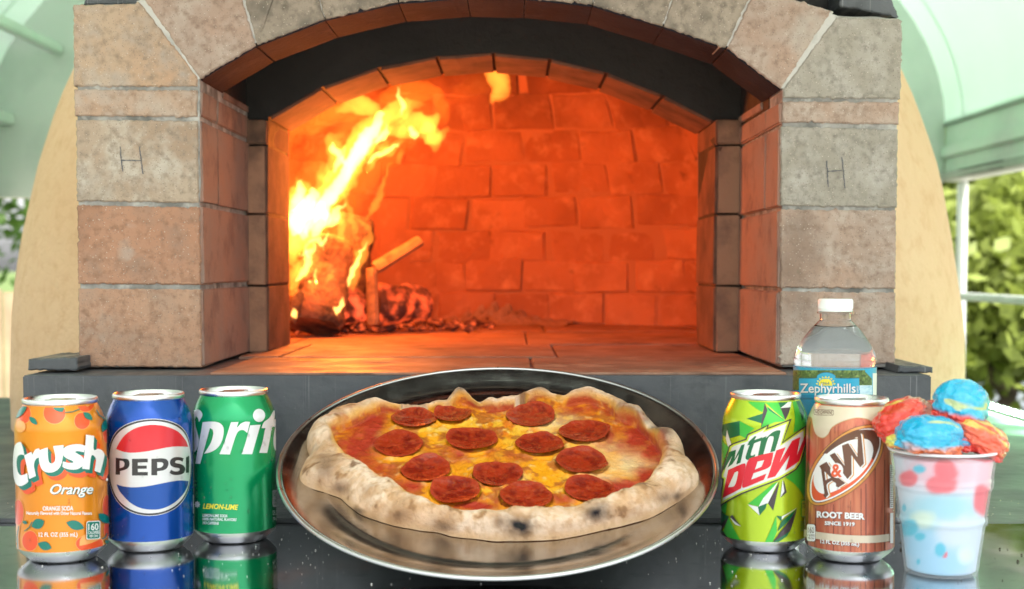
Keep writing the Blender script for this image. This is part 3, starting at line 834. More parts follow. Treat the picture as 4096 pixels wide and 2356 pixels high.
# logs
m_log = M('charring_log', (.34, .18, .10), .9, var=[((.05, .03, .022), 25, .4, .62), ((.22, .12, .065), 60, .52, .75)], bump=(90, .006))
m_logd = M('charred_log', (.12, .07, .045), .9, var=[((.12, .07, .045), 40, .45, .7)], bump=(80, .008))
m_stick = M('split_stick', (.34, .19, .10), .8, var=[((.14, .08, .05), 45, .45, .7)], bump=(80, .003))
def emb(name, hot, st, sc=45, lo=.46, hi=.66):
    m = M(name, (.10, .04, .03), .95, var=[((.35, .16, .10), 60, .5, .7)], bump=(70, .006))
    t = m.node_tree; N, L = t.nodes, t.links; b = N['Principled BSDF']
    n = N.new('ShaderNodeTexNoise'); n.inputs['Scale'].default_value = sc; n.inputs['Detail'].default_value = 4
    L.new(N.new('ShaderNodeTexCoord').outputs['Object'], n.inputs[0])
    mr = N.new('ShaderNodeMapRange'); mr.inputs[1].default_value = lo; mr.inputs[2].default_value = hi; mr.inputs[4].default_value = st
    L.new(n.outputs[0], mr.inputs[0]); L.new(mr.outputs[0], b.inputs['Emission Strength']); b.inputs['Emission Color'].default_value = (*hot, 1)
    return m
m_ember = emb('glowing_ember', (1, .10, .03), .5)
m_hot = emb('glowing_log', (1, .09, .02), .4, 50)
def log(name, label, a, b_, ra, rb, mat, seed, group='logs burning in the oven', n=22, rough=.16, tri=False):
    a, b_ = np.array(a, float), np.array(b_, float); L = np.linalg.norm(b_ - a); t = (b_ - a) / L
    u = np.cross(t, [0, 1, .2]); u /= np.linalg.norm(u); w = np.cross(t, u)
    m = 16; vs, fs = [], []
    for i in range(m + 1):
        f = i / m; r = ra + (rb - ra) * f
        if i in (0, m): r *= .9
        for k in range(n):
            an = 2 * math.pi * k / n
            rr = r * (1 if not tri else (.72 + .35 * abs(math.cos(an * 1.5))))
            vs.append(a + t * L * f + u * math.cos(an) * rr + w * math.sin(an) * rr)
    vs = np.array(vs); c = np.repeat(a + np.outer(np.linspace(0, 1, m + 1), b_ - a), n, 0)
    d = fbm(vs * np.array([55, 55, 28]) + seed, seed, 3) - .5
    vs = c + (vs - c) * (1 + d[:, None] * rough * 3)
    for i in range(m):
        for k in range(n):
            k2 = (k + 1) % n; fs.append((i * n + k, i * n + k2, (i + 1) * n + k2, (i + 1) * n + k))
    fs.append(tuple(reversed(range(n)))); fs.append(tuple(range(m * n, (m + 1) * n)))
    o = mk(name, vs, fs, mat, None, True, 50)
    return setp(o, label, 'firewood', group)
log('firewood_log', 'thick upright charring log in the flames at the oven left', fc(200, 1335, 1.88), fc(290, 900, 1.93), .042, .036, m_log, 3)
log('firewood_log', 'dark charred log leaning behind the flames with round top', fc(320, 1200, 1.99), fc(410, 770, 2.01), .042, .036, m_logd, 5)
log('firewood_log', 'red glowing log lying on its side behind the upright stick', fc(500, 1225, 1.98), fc(780, 1215, 2.03), .034, .026, m_hot, 7)
log('firewood_log', 'small red glowing chunk between the upright log and stick', fc(300, 1240, 1.95), fc(450, 1215, 1.97), .027, .024, m_ember, 9)
log('wood_stick', 'thin split stick slanting up to the right above the glowing log', fc(520, 1035, 1.95), fc(755, 890, 1.99), .010, .009, m_stick, 11, n=10, rough=.05, tri=True)
log('wood_stick', 'short upright split stick standing before the glowing log', fc(515, 1325, 1.92), fc(505, 1030, 1.93), .0095, .0085, m_stick, 13, n=10, rough=.05, tri=True)
log('wood_stick', 'charred stick lying at the left foot of the thick log', fc(70, 1310, 1.84), fc(130, 1150, 1.86), .010, .008, m_logd, 15, n=10, rough=.06)
# ash, coals and chips round the logs
vs, fs = [], []
g = np.random.default_rng(5)
for i in range(420):
    if i < 300: x = g.normal(300, 190); y = 1340 + abs(g.normal(0, 26)) * g.choice([-1, .6])
    else: x = g.uniform(500, 1150); y = 1330 + g.normal(0, 14)
    x = max(40, x); p = onZ(1100 + x * .7692, 280 + y * .7692, ZT + .002)
    s = abs(g.normal(.004, .0035)) + .0015
    o_ = len(vs); r3 = g.normal(size=(6, 3)); r3 /= np.linalg.norm(r3, axis=1)[:, None]
    q = np.array([[1, 0, 0], [-1, 0, 0], [0, 1, 0], [0, -1, 0], [0, 0, 1], [0, 0, -1]], float) * s * np.array([1.5, 1.2, .7]) * (.6 + .8 * g.random((6, 1)))
    a = g.uniform(0, 6.28); ro = np.array([[math.cos(a), -math.sin(a), 0], [math.sin(a), math.cos(a), 0], [0, 0, 1]])
    q = q @ ro.T + p + np.array([0, 0, s * .5]); vs += list(q)
    for f in ((0, 2, 4), (2, 1, 4), (1, 3, 4), (3, 0, 4), (2, 0, 5), (1, 2, 5), (3, 1, 5), (0, 3, 5)): fs.append([o_ + j for j in f])
o = mk('ash_and_coals', vs, fs, emb('ash_coal', (1, .12, .03), .35, 90, .52, .7)); setp(o, 'scattered ash, chips and coals around the logs', 'ash', kind='stuff')
# drift of ash at the back
v, f = [], []
for i in range(40):
    for j in range(14):
        a = R(-20 + 36 * i / 39); r = RC - .004 - .07 * j / 13
        h = .022 * math.exp(-((i - 22) / 7) ** 2) * (1 - j / 13) ** 1.5 + .006 * (1 - j / 13)
        v.append((CX + r * math.sin(a), CYc + r * math.cos(a), ZT + .0008 + h * (1 + .5 * math.sin(i * 2.1 + j))))
for i in range(39):
    for j in range(13): f.append((i * 14 + j, i * 14 + j + 1, (i + 1) * 14 + j + 1, (i + 1) * 14 + j))
o = mk('ash_drift', v, f, M('grey_ash', (.42, .27, .19), .95, var=[((.25, .15, .1), 60, .45, .7)], bump=(90, .006)), None, True); setp(o, 'low heap of ash swept against the chamber back wall', 'ash', kind='stuff')

# hand drawn letters on the two grey bricks
m_pen = M('pencil_mark', (.11, .11, .12), .8, var=[((.2, .19, .18), 300, .5, .65)])
def strokes(name, segs, Y):
    bm = bmesh.new()
    for (x0, y0, x1, y1) in segs:
        n = 10; pr = None
        for i in range(n + 1):
            t = i / n; x = x0 + (x1 - x0) * t + random.uniform(-1, 1); y = y0 + (y1 - y0) * t
            dx, dy_ = (y1 - y0), -(x1 - x0); l = math.hypot(dx, dy_); w = 1.5 * random.uniform(.7, 1.25)
            a = bm.verts.new(dY(x - dx / l * w, y - dy_ / l * w, Y)); b_ = bm.verts.new(dY(x + dx / l * w, y + dy_ / l * w, Y))
            if pr: bm.faces.new((pr[0], a, b_, pr[1]))
            pr = (a, b_)
    return bm_obj(name, bm, m_pen, fa)
strokes('letter_mark', [(297, 362, 303, 424), (345, 362, 353, 430), (301, 396, 350, 397)], YF - .0006)
strokes('letter_mark', [(2043, 397, 2048, 462), (2081, 388, 2089, 465), (2043, 424, 2082, 421)], YF - .0006)

# ------------------------------------------------------------------ pan
PR, PT = .17767, R(19.874)
PC = np.array([-.01138, .90034 + PR * math.cos(PT), .006 + PR * math.sin(PT)])
EX = np.array([1., 0, 0]); EY = np.array([0, math.cos(PT), math.sin(PT)]); EN = np.array([0, -math.sin(PT), math.cos(PT)])
def pl(a, b, n=0.): return PC + EX * a + EY * b + EN * n
def unpan(x, y, hh):            # a spot on the pan close-up -> pan coordinates at height hh over its floor
    d = ray(1050 + x * .7504, 1430 + y * .7504); o_ = np.array([0, 0, HC])
    P0 = PC + EN * (PFLOOR + hh); t = np.dot(P0 - o_, EN) / np.dot(d, EN); q = o_ + d * t - PC
    return np.dot(q, EX), np.dot(q, EY)
PFLOOR = -.0105
m_steel = M('worn_steel', (.56, .55, .54), .16, 1.0, var=[((.44, .43, .42), 40, .45, .7)], rvar=(60, .14, .26))
def scratched(m, c):
    t = m.node_tree; N, L = t.nodes, t.links; b = N['Principled BSDF']
    tc = N.new('ShaderNodeTexCoord').outputs['Object']
    prev = None
    for k, (rot, sc) in enumerate(((.4, (900, 14, 14)), (1.3, (14, 800, 14)), (-.5, (1000, 20, 20)))):
        mp = N.new('ShaderNodeMapping'); mp.inputs['Rotation'].default_value = (0, 0, rot); mp.inputs['Scale'].default_value = sc
        n = N.new('ShaderNodeTexNoise'); n.inputs['Scale'].default_value = 1; n.inputs['Detail'].default_value = 2
        L.new(tc, mp.inputs[0]); L.new(mp.outputs[0], n.inputs[0])
        bp = N.new('ShaderNodeBump'); bp.inputs['Distance'].default_value = c; bp.inputs['Strength'].default_value = 1
        L.new(n.outputs[0], bp.inputs['Height'])
        if prev: L.new(prev, bp.inputs['Normal'])
        prev = bp.outputs[0]
    L.new(prev, b.inputs['Normal'])
scratched(m_steel, .00006)
pp = thing('pizza_pan', 'round scratched steel pizza pan tilted against the slate hearth', 'pan', tuple(PC))
def pan_lathe(prof, n=200):
    vs, fs = [], []
    for r, h in prof:
        for k in range(n):
            a = 2 * math.pi * k / n; vs.append(pl(r * math.cos(a), r * math.sin(a), h))
    for i in range(len(prof) - 1):
        for k in range(n):
            k2 = (k + 1) % n; fs.append((i * n + k, i * n + k2, (i + 1) * n + k2, (i + 1) * n + k))
    return vs, fs
pf = PFLOOR - .0008
prof = [(.0005, pf), (.05, pf), (.10, pf), (.138, pf), (.1395, pf + .00025), (.142, pf + .00025), (.1435, pf), (.150, pf + .0002), (.156, pf + .0016), (.162, pf + .0046), (.168, pf + .0078), (.1725, pf + .0098), (.1742, pf + .0104)]
v, f = pan_lathe(prof); mk('pan_dish', v, f, m_steel, pp, True)
sh = pp.children[0].modifiers.new('thick', 'SOLIDIFY'); sh.thickness = .0009; sh.offset = -1
rim = [(.1760 + .0017 * math.cos(a), pf + .0106 + .0017 * math.sin(a)) for a in np.linspace(0, 2 * math.pi, 15)]
v, f = pan_lathe(rim); mk('rolled_rim', v, f, M('rim_steel', (.60, .60, .61), .3, 1.0, rvar=(80, .26, .4)), pp, True)

# ------------------------------------------------------------------ pizza
OUT = [(205, 610), (215, 645), (330, 702), (420, 742), (520, 812), (650, 857), (800, 892), (920, 917), (1000, 940), (1150, 956), (1300, 964), (1450, 961), (1620, 946), (1800, 917), (1950, 872), (2080, 822), (2200, 767), (2300, 717), (2337, 680), (2335, 635), (2310, 590), (2272, 530), (2272, 480), (2240, 420), (2170, 350), (2060, 300), (2020, 250), (1950, 190), (1850, 152), (1750, 144), (1640, 160), (1520, 142), (1450, 152), (1380, 175), (1250, 185), (1150, 175), (1080, 147), (1020, 142), (980, 175), (860, 190), (740, 200), (620, 205), (520, 187), (430, 215), (330, 265), (260, 320), (228, 370), (232, 430), (258, 470), (240, 520), (212, 570)]
INN = [(365, 400), (400, 460), (480, 530), (560, 590), (700, 650), (800, 705), (920, 760), (1060, 795), (1200, 808), (1330, 792), (1500, 780), (1650, 770), (1800, 745), (1950, 690), (2050, 640), (2110, 560), (2130, 510), (2060, 420), (1990, 355), (1880, 325), (1850, 272), (1700, 232), (1550, 207), (1400, 203), (1250, 225), (1150, 218), (1000, 235), (850, 250), (700, 257), (600, 300), (500, 350), (420, 380)]
def hh_out(y): return np.interp(y, [150, 330, 560, 700], [.024, .020, .010, .003])
def hh_in(y): return np.interp(y, [200, 400, 560, 720], [.010, .011, .015, .019])
oa_ = np.array([unpan(x, y, hh_out(y)) for x, y in OUT]); ia_ = np.array([unpan(x, y, hh_in(y)) for x, y in INN])
ctr = ia_.mean(0)
def polar(pts):
    d = pts - ctr; th = np.arctan2(d[:, 1], d[:, 0]); r = np.hypot(d[:, 0], d[:, 1]); o_ = np.argsort(th); th, r = th[o_], r[o_]
    return np.concatenate([th - 2 * np.pi, th, th + 2 * np.pi]), np.tile(r, 3)
NT = 760
TH = np.linspace(-np.pi, np.pi, NT, endpoint=False)
def smooth(x, k):
    w = np.hanning(2 * k + 3)[1:-1]; w /= w.sum(); return np.convolve(np.concatenate([x[-k:], x, x[:k]]), w, 'valid')
Ro = smooth(np.interp(TH, *polar(oa_)), 5); Ri = smooth(np.interp(TH, *polar(ia_)), 7)
Ri = np.minimum(Ri, Ro - .010)
cs, sn = np.cos(TH), np.sin(TH)
# crust height along the rim, lower at the front, with bubbles
Hc = .0205 + .005 * (fbm(np.stack([cs * 4, sn * 4, 0 * cs], 1), 21, 3) - .5) * 2
for (x, y, am, wd) in [(1040, 150, .007, .07), (1500, 150, .006, .09), (1750, 150, .003, .12), (1960, 300, .008, .09), (2110, 400, .006, .08), (480, 220, .003, .12), (350, 390, .004, .08), (300, 560, .004, .12), (2250, 620, .003, .15)]:
    a, b = np.array(unpan(x, y, .02)) - ctr; t0 = math.atan2(b, a); d = (TH - t0 + np.pi) % (2 * np.pi) - np.pi; Hc = Hc + am * np.exp(-(d / wd) ** 2)
NR, NC = 70, 44
V = []; U = []
for i in range(NR):
    f = (i / NR) ** .85
    r = Ri * f; V.append(np.stack([ctr[0] + r * cs, ctr[1] + r * sn, np.full(NT, .0085)], 1)); U.append(np.full(NT, -1 + f))
for i in range(NC):
    t = i / (NC - 1); ph = math.pi * (1 - t); c_ = math.cos(ph); s_ = math.sin(ph)
    rm = (Ro + Ri) / 2; hw = (Ro - Ri) / 2
    r = rm + hw * np.sign(c_) * abs(c_) ** .8
    z0 = .0085 * (1 - t) + .0006 * t
    z = z0 + (Hc - .0065) * abs(s_) ** .75 * (1 - .12 * c_)
    V.append(np.stack([ctr[0] + r * cs, ctr[1] + r * sn, z], 1)); U.append(np.full(NT, t))
V = np.concatenate(V); U = np.concatenate(U)
crustmask = sstep(-.02, .06, U)
P3 = PC + V[:, :1] * EX + V[:, 1:2] * EY + (V[:, 2:] + PFLOOR) * EN
pu, pv_ = proj(P3); qx = (pu - 1050) / .7504; qy = (pv_ - 1430) / .7504
n1 = fbm(V * 55, 31, 4); n2 = fbm(V * 190, 41, 4); n3 = fbm(V * 26 + 5, 51, 3); n4 = fbm(V * 420, 61, 3); n5 = fbm(V * 95 + 3, 71, 4)
# relief
dz = crustmask * ((n1 - .5) * .0075 + (n5 - .5) * .0034 + (n4 - .5) * .0005) * np.clip(V[:, 2] / .010, 0, 1) + (1 - crustmask) * ((n1 - .5) * .0042 + (n2 - .5) * .0030)
dr = crustmask * (n3 - .5) * .008
rad = V[:, :2] - ctr; rl = np.hypot(rad[:, 0], rad[:, 1]) + 1e-6
V[:, :2] += rad / rl[:, None] * (dr * sstep(0, .3, U))[:, None]
V[:, 2] = np.maximum(V[:, 2] + dz, .0004)
PEP = [(810, 315, 112), (1012, 300, 92), (1432, 305, 122), (725, 455, 125), (1118, 430, 126), (1480, 455, 120), (1712, 392, 125), (1705, 550, 135), (872, 590, 128), (1252, 617, 126), (1027, 705, 130), (1405, 735, 136), (1742, 692, 128)]
for (x, y, rx) in PEP:          # the slices lie pressed into the cheese, which wells up round them
    a0, b0 = unpan(x, y, .0115); r0 = rx * .7504 * (PC[1] + b0 * .94) / F * 1.07
    e = np.hypot(V[:, 0] - a0, V[:, 1] - b0) / r0
    V[:, 2] = np.where(e < .97, np.minimum(V[:, 2], .0078), V[:, 2] + .0016 * np.exp(-((e - 1.06) / .08) ** 2) * (1 - crustmask))
def spots(lst, pw=2.0):
    m = np.zeros(len(V))
    for s in lst:
        x, y, a, b = s[:4]; st = s[4] if len(s) > 4 else 1
        wob = 1 + .7 * (n5 - .5) + .6 * (n2 - .5)
        d = (((qx - x) / a / 1.25) ** 2 + ((qy - y) / b / 1.25) ** 2) / wob; m = np.maximum(m, st * np.exp(-d ** (pw / 2)))
    return m
def lerp(a, b, t): return a + (np.asarray(b) - a) * t[:, None]
C = np.tile(np.array([.68, .45, .29]), (len(V), 1))
C = lerp(C, (.77, .60, .46), sstep(.36, .62, n1) * .8)             # floured dough
C = lerp(C, (.48, .26, .11), sstep(.48, .68, n3 * .45 + n5 * .55) * .6)       # baked patches
C = lerp(C, (.50, .30, .15), sstep(.54, .70, n2) * .35); C = C * (.86 + .28 * n4)[:, None]
C = lerp(C, (.16, .07, .03), sstep(.60, .68, n5 * .7 + n2 * .3) * .85); C = lerp(C, (.36, .17, .06), sstep(.58, .68, fbm(V * 310 + 2, 97, 3)) * .3)
top = sstep(.25, .45, U) * (1 - sstep(.62, .85, U))
C = lerp(C, (.56, .30, .12), top * sstep(.45, .6, n2) * .35)
under = sstep(.86, .97, U)
C = lerp(C, (.58, .36, .18), under * .6)
C = lerp(C, (.30, .15, .065), spots([(560, 880, 90, 60, .5), (735, 840, 70, 50, .8), (960, 880, 70, 50, .8), (340, 570, 60, 90, .7), (410, 690, 50, 40, .7), (1260, 885, 50, 40, .6), (2145, 735, 70, 45, .6), (2230, 740, 40, 30, .7), (2270, 500, 40, 50, .5), (860, 205, 120, 20, .8), (1250, 185, 170, 22, .95), (740, 205, 60, 20, .7), (330, 280, 60, 40, .5), (1650, 165, 90, 22, .5), (560, 720, 40, 30, .5), (1600, 905, 70, 30, .4), (1950, 830, 70, 40, .4)]))
C = lerp(C, (.045, .028, .022), spots([(545, 895, 46, 34, .95), (520, 815, 26, 16, .8), (1367, 893, 60, 46, 1.25), (1782, 828, 55, 40, 1.1), (330, 580, 30, 50, .55), (970, 905, 40, 22, .5), (410, 695, 26, 18, .7), (1275, 888, 30, 26, .6), (2215, 745, 22, 15, .8), (2140, 745, 30, 20, .5), (1045, 155, 45, 26, .75), (1490, 148, 42, 20, .7), (1950, 292, 80, 34, 1), (2125, 390, 58, 48, .95), (2040, 330, 60, 30, .6), (1230, 180, 90, 10, .6), (880, 190, 60, 10, .5), (430, 385, 30, 22, .5), (370, 420, 20, 18, .6), (2150, 430, 22, 30, .6), (740, 838, 24, 16, .4)]) * np.clip(.4 + n2 * 1.2, 0, 1))
# cheese and sauce
T = np.tile(np.array([.85, .34, .008]), (len(V), 1))
T = lerp(T, (.66, .17, .008), sstep(.47, .64, n1))
T = lerp(T, (.82, .42, .03), sstep(.54, .68, n5))
T = lerp(T, (.84, .62, .24), sstep(.60, .70, n2) * .5)
T = lerp(T, (.40, .10, .02), sstep(.52, .64, fbm(V * 130 + 17, 81, 3)) * .8)
wp = spots([(1950, 555, 150, 62, .9), (1830, 640, 90, 32, .7), (1560, 350, 90, 40, .6), (1900, 480, 120, 40, .7), (600, 430, 30, 60, .4), (1330, 640, 60, 30, .4)])
T = lerp(T, (.78, .60, .34), np.clip(wp * 1.15, 0, 1) * (.25 + .8 * n5))
sc_ = spots([(530, 430, 90, 110), (470, 500, 60, 60), (590, 350, 70, 50), (1960, 720, 140, 50, 1.1), (2060, 640, 60, 50), (2000, 430, 110, 70, .95), (2080, 500, 60, 50, 1), (1180, 235, 110, 28, 1), (1350, 262, 60, 22, .8), (700, 265, 60, 24, .9), (1700, 275, 110, 24, .7), (1040, 520, 70, 50, .6), (1130, 790, 120, 24, .9), (640, 600, 60, 30, .8), (780, 690, 60, 24, .9), (1340, 540, 60, 40, .4), (880, 500, 70, 30, .4), (1850, 420, 60, 50, .6), (1600, 760, 100, 20, .8), (1750, 745, 90, 20, .8), (560, 560, 50, 40, .7), (1240, 520, 40, 30, .35)])
rim_s = sstep(-.10, -.02, U) * sstep(.40, .55, n1) * .8
T = lerp(T, (.40, .035, .014), np.clip(np.maximum(sc_ * 1.3 * (.45 + n5), rim_s), 0, 1))
T = lerp(T, (.55, .06, .02), np.clip(sc_, 0, 1) * sstep(.55, .7, n2) * .6)
# oil and sauce creeping up the inside of the crust
edge = sstep(.04, .17, U + .22 * (n5 - .5) + .12 * (n1 - .5))
creep = (1 - sstep(.14, .38, U + .25 * (n1 - .5))) * crustmask
C = lerp(C, (.72, .36, .05), creep * .75)
C = lerp(C, (.45, .06, .02), np.clip(spots([(1920, 350, 110, 45, .9), (2060, 450, 80, 60, .9), (470, 330, 40, 60, .6), (450, 420, 60, 40, .7)]) * sstep(.45, .58, n5), 0, 1) * crustmask * (1 - sstep(.3, .6, U)))
COLR = T * (1 - edge[:, None]) + C * edge[:, None]
rough_a = np.clip(.30 + .55 * edge, 0, 1)
P3 = PC + V[:, :1] * EX + V[:, 1:2] * EY + (V[:, 2:] + PFLOOR) * EN
fs = []
rows = NR + NC
idx = np.arange(NT); nx = (idx + 1) % NT
for i in range(rows - 1):
    q = np.stack([i * NT + idx, (i + 1) * NT + idx, (i + 1) * NT + nx, i * NT + nx], 1); fs.append(q)
fs = np.concatenate(fs)
def foodmat(name, lo, hi, bump, sss=.0):
    m = M(name, (1, 1, 1), lo, attr=True, bump=bump, rvar=(300, lo, hi))
    b = m.node_tree.nodes['Principled BSDF']
    if sss: b.inputs['Subsurface Weight'].default_value = sss; b.inputs['Subsurface Radius'].default_value = (.006, .003, .0015); b.inputs['Subsurface Scale'].default_value = .5
    return m
pz = thing('pizza', 'puffy crust pepperoni pizza lying on the steel pan', 'pizza', tuple(pl(ctr[0], ctr[1], PFLOOR)))
ncr = (NR - 1) * NT
def submesh(name, faces, mat):
    u, inv = np.unique(faces, return_inverse=True); return mk(name, P3[u], inv.reshape(faces.shape), mat, pz, True, None, COLR[u])
_mt = foodmat('cheese_and_sauce', .30, .55, (420, .0009)); _mt.node_tree.nodes['Principled BSDF'].inputs['IOR'].default_value = 1.36
submesh('topping', fs[:ncr], _mt)
submesh('crust', fs[ncr:], foodmat('baked_dough', .72, .92, (420, .0014)))
m_pep = M('pepperoni', (1, 1, 1), .3, attr=True, bump=(300, .0007), rvar=(160, .14, .38), coat=.5, coatr=.07, ior=1.4)
for i, (x, y, rx) in enumerate(PEP):
    a0, b0 = unpan(x, y, .0115); r0 = rx * .7504 * (PC[1] + b0 * .94) / F * 1.07
    g = np.random.default_rng(300 + i); n, m = 56, 12
    w0 = [g.uniform(0, 6.28) for _ in range(3)]; cup = g.uniform(.0016, .0034); tx, ty = g.normal(size=2) * .025
    vs, fc_ = [], []
    def hgt(r_, an):
        e = r_ / r0
        return cup * e ** 3 * (1 + .22 * math.sin(2 * an + w0[0]) + .18 * math.sin(3 * an + w0[1])) - .0003 * (1 - e) + tx * r_ * math.cos(an) + ty * r_ * math.sin(an)
    for layer in (0, 1):
        for j in range(m + 1):
            for k in range(n):
                an = 2 * math.pi * k / n
                rr = r0 * (1 + .045 * math.sin(2 * an + w0[2]) + .025 * math.sin(3 * an + w0[1]) + .015 * math.sin(7 * an + w0[0])) * j / m
                if j == m and layer: rr *= .985
                h = .0088 + hgt(rr, an) + (.0011 if layer == 0 else 0) - (.0004 if (j == m and layer == 0) else 0)
                vs.append(pl(a0 + rr * math.cos(an), b0 + rr * math.sin(an), PFLOOR + h))
    vs = np.array(vs)
    lay = (m + 1) * n
    vs[:lay] += EN * ((fbm(vs[:lay] * 170, 90 + i, 3) - .5) * .0016)[:, None]
    for j in range(m):
        for k in range(n):
            k2 = (k + 1) % n
            fc_.append((j * n + k, (j + 1) * n + k, (j + 1) * n + k2, j * n + k2))
            fc_.append((lay + j * n + k, lay + j * n + k2, lay + (j + 1) * n + k2, lay + (j + 1) * n + k))
    for k in range(n):
        k2 = (k + 1) % n; fc_.append((m * n + k, lay + m * n + k, lay + m * n + k2, m * n + k2))
    er = np.tile(np.repeat(np.arange(m + 1) / m, n), 2); q1 = fbm(vs * 150, 130 + i, 3); q2 = fbm(vs * 480, 140 + i, 2)
    pc = np.tile(np.array([.36, .030, .008]), (len(vs), 1))
    pc = lerp(pc, (.20, .012, .005), sstep(.42, .62, q1) * .9)
    pc = lerp(pc, (.46, .075, .02), sstep(.60, .70, q2) * .6)
    pc = lerp(pc, (.42, .05, .018), sstep(.80, .97, er + .12 * (q1 - .5)) * .85)
    mk('pepperoni_slice', vs, fc_, m_pep, pz, True, 60, pc)

# ------------------------------------------------------------------ drinks: printing on round surfaces
def PTS(s):
    """'x,y x,yc ...' closed outline; c marks a corner, other points are rounded through"""
    P, Cn = [], []
    for w in s.split():
        c = w.endswith('c'); x, y = w.rstrip('c').split(','); P.append((float(x), float(y))); Cn.append(c)
    P = np.array(P); n = len(P); out = []
    for i in range(n):
        j = (i + 1) % n; a, b = P[i], P[j]
        if Cn[i] and Cn[j]:
            L = np.linalg.norm(b - a); k = max(1, int(L / 25))
            out += [a + (b - a) * t / k for t in range(k)]; continue
        m0 = (b - a) if Cn[i] else (b - P[i - 1]) / 2
        m1 = (b - a) if Cn[j] else (P[(j + 1) % n] - a) / 2
        for t in np.linspace(0, 1, 6, endpoint=False):
            out.append((2 * t ** 3 - 3 * t ** 2 + 1) * a + (t ** 3 - 2 * t ** 2 + t) * m0 + (-2 * t ** 3 + 3 * t ** 2) * b + (t ** 3 - t ** 2) * m1)
    return np.array(out)
def ELL(cx, cy, a, b, n=56, rot=0):
    t = np.linspace(0, 2 * np.pi, n, endpoint=False); x, y = a * np.cos(t), b * np.sin(t)
    c, s = math.cos(R(rot)), math.sin(R(rot)); return np.stack([cx + x * c - y * s, cy + x * s + y * c], 1)
def RECT(x0, y0, x1, y1, slope=0., r=0):
    if r:
        o = []
        for (cx, cy, a0) in ((x1 - r, y0 + r, -90), (x1 - r, y1 - r, 0), (x0 + r, y1 - r, 90), (x0 + r, y0 + r, 180)):
            for k in range(5): a = R(a0 + 22.5 * k); o.append((cx + r * math.cos(a), cy + r * math.sin(a)))
        o = np.array(o)
    else:
        n = max(1, int((x1 - x0) / 25)); xs = np.linspace(x0, x1, n + 1)
        o = np.array([(x, y0) for x in xs] + [(x, y1) for x in xs[::-1]])
    o[:, 1] += slope * (o[:, 0] - x0); return o
def inset(p, d):
    n = len(p); A = .5 * np.sum(p[:, 0] * np.roll(p[:, 1], -1) - np.roll(p[:, 0], -1) * p[:, 1]); o = []
    for i in range(n):
        e0 = p[i] - p[i - 1]; e1 = p[(i + 1) % n] - p[i]
        e0 = e0 / (np.linalg.norm(e0) + 1e-9); e1 = e1 / (np.linalg.norm(e1) + 1e-9)
        n0 = np.array([-e0[1], e0[0]]); n1 = np.array([-e1[1], e1[0]]); b = n0 + n1; l = np.dot(b, b)
        b = b / max(l, .5) * 2 * .5 * 2 if False else b / max(np.dot(b, n0), .35)
        o.append(p[i] + b * d * (1 if A > 0 else -1))
    return np.array(o)
_dg = bpy.context.evaluated_depsgraph_get
def TXT(s, x0, y0, x1, y1, slope=0., shear=0., bold=0.):
    """lettering from the built-in face, fitted to a box; returns (verts2d, tris)"""
    cu = bpy.data.curves.new('t', 'FONT'); cu.body = s; cu.fill_mode = 'FRONT'; cu.shear = shear; cu.offset = bold; cu.resolution_u = 3
    o = bpy.data.objects.new('t', cu); COL.objects.link(o)
    bpy.context.view_layer.update()
    me = bpy.data.meshes.new_from_object(o.evaluated_get(_dg()))
    bm = bmesh.new(); bm.from_mesh(me); bmesh.ops.triangulate(bm, faces=bm.faces); bm.verts.ensure_lookup_table()
    v = np.array([q.co[:2] for q in bm.verts]); f = [[q.index for q in t.verts] for t in bm.faces]; bm.free()
    bpy.data.objects.remove(o); bpy.data.curves.remove(cu); bpy.data.meshes.remove(me)
    lo, hi = v.min(0), v.max(0); w = (v - lo) / (hi - lo)
    q = np.stack([x0 + w[:, 0] * (x1 - x0), y1 - w[:, 1] * (y1 - y0)], 1); q[:, 1] += slope * (q[:, 0] - x0)
    return q, f
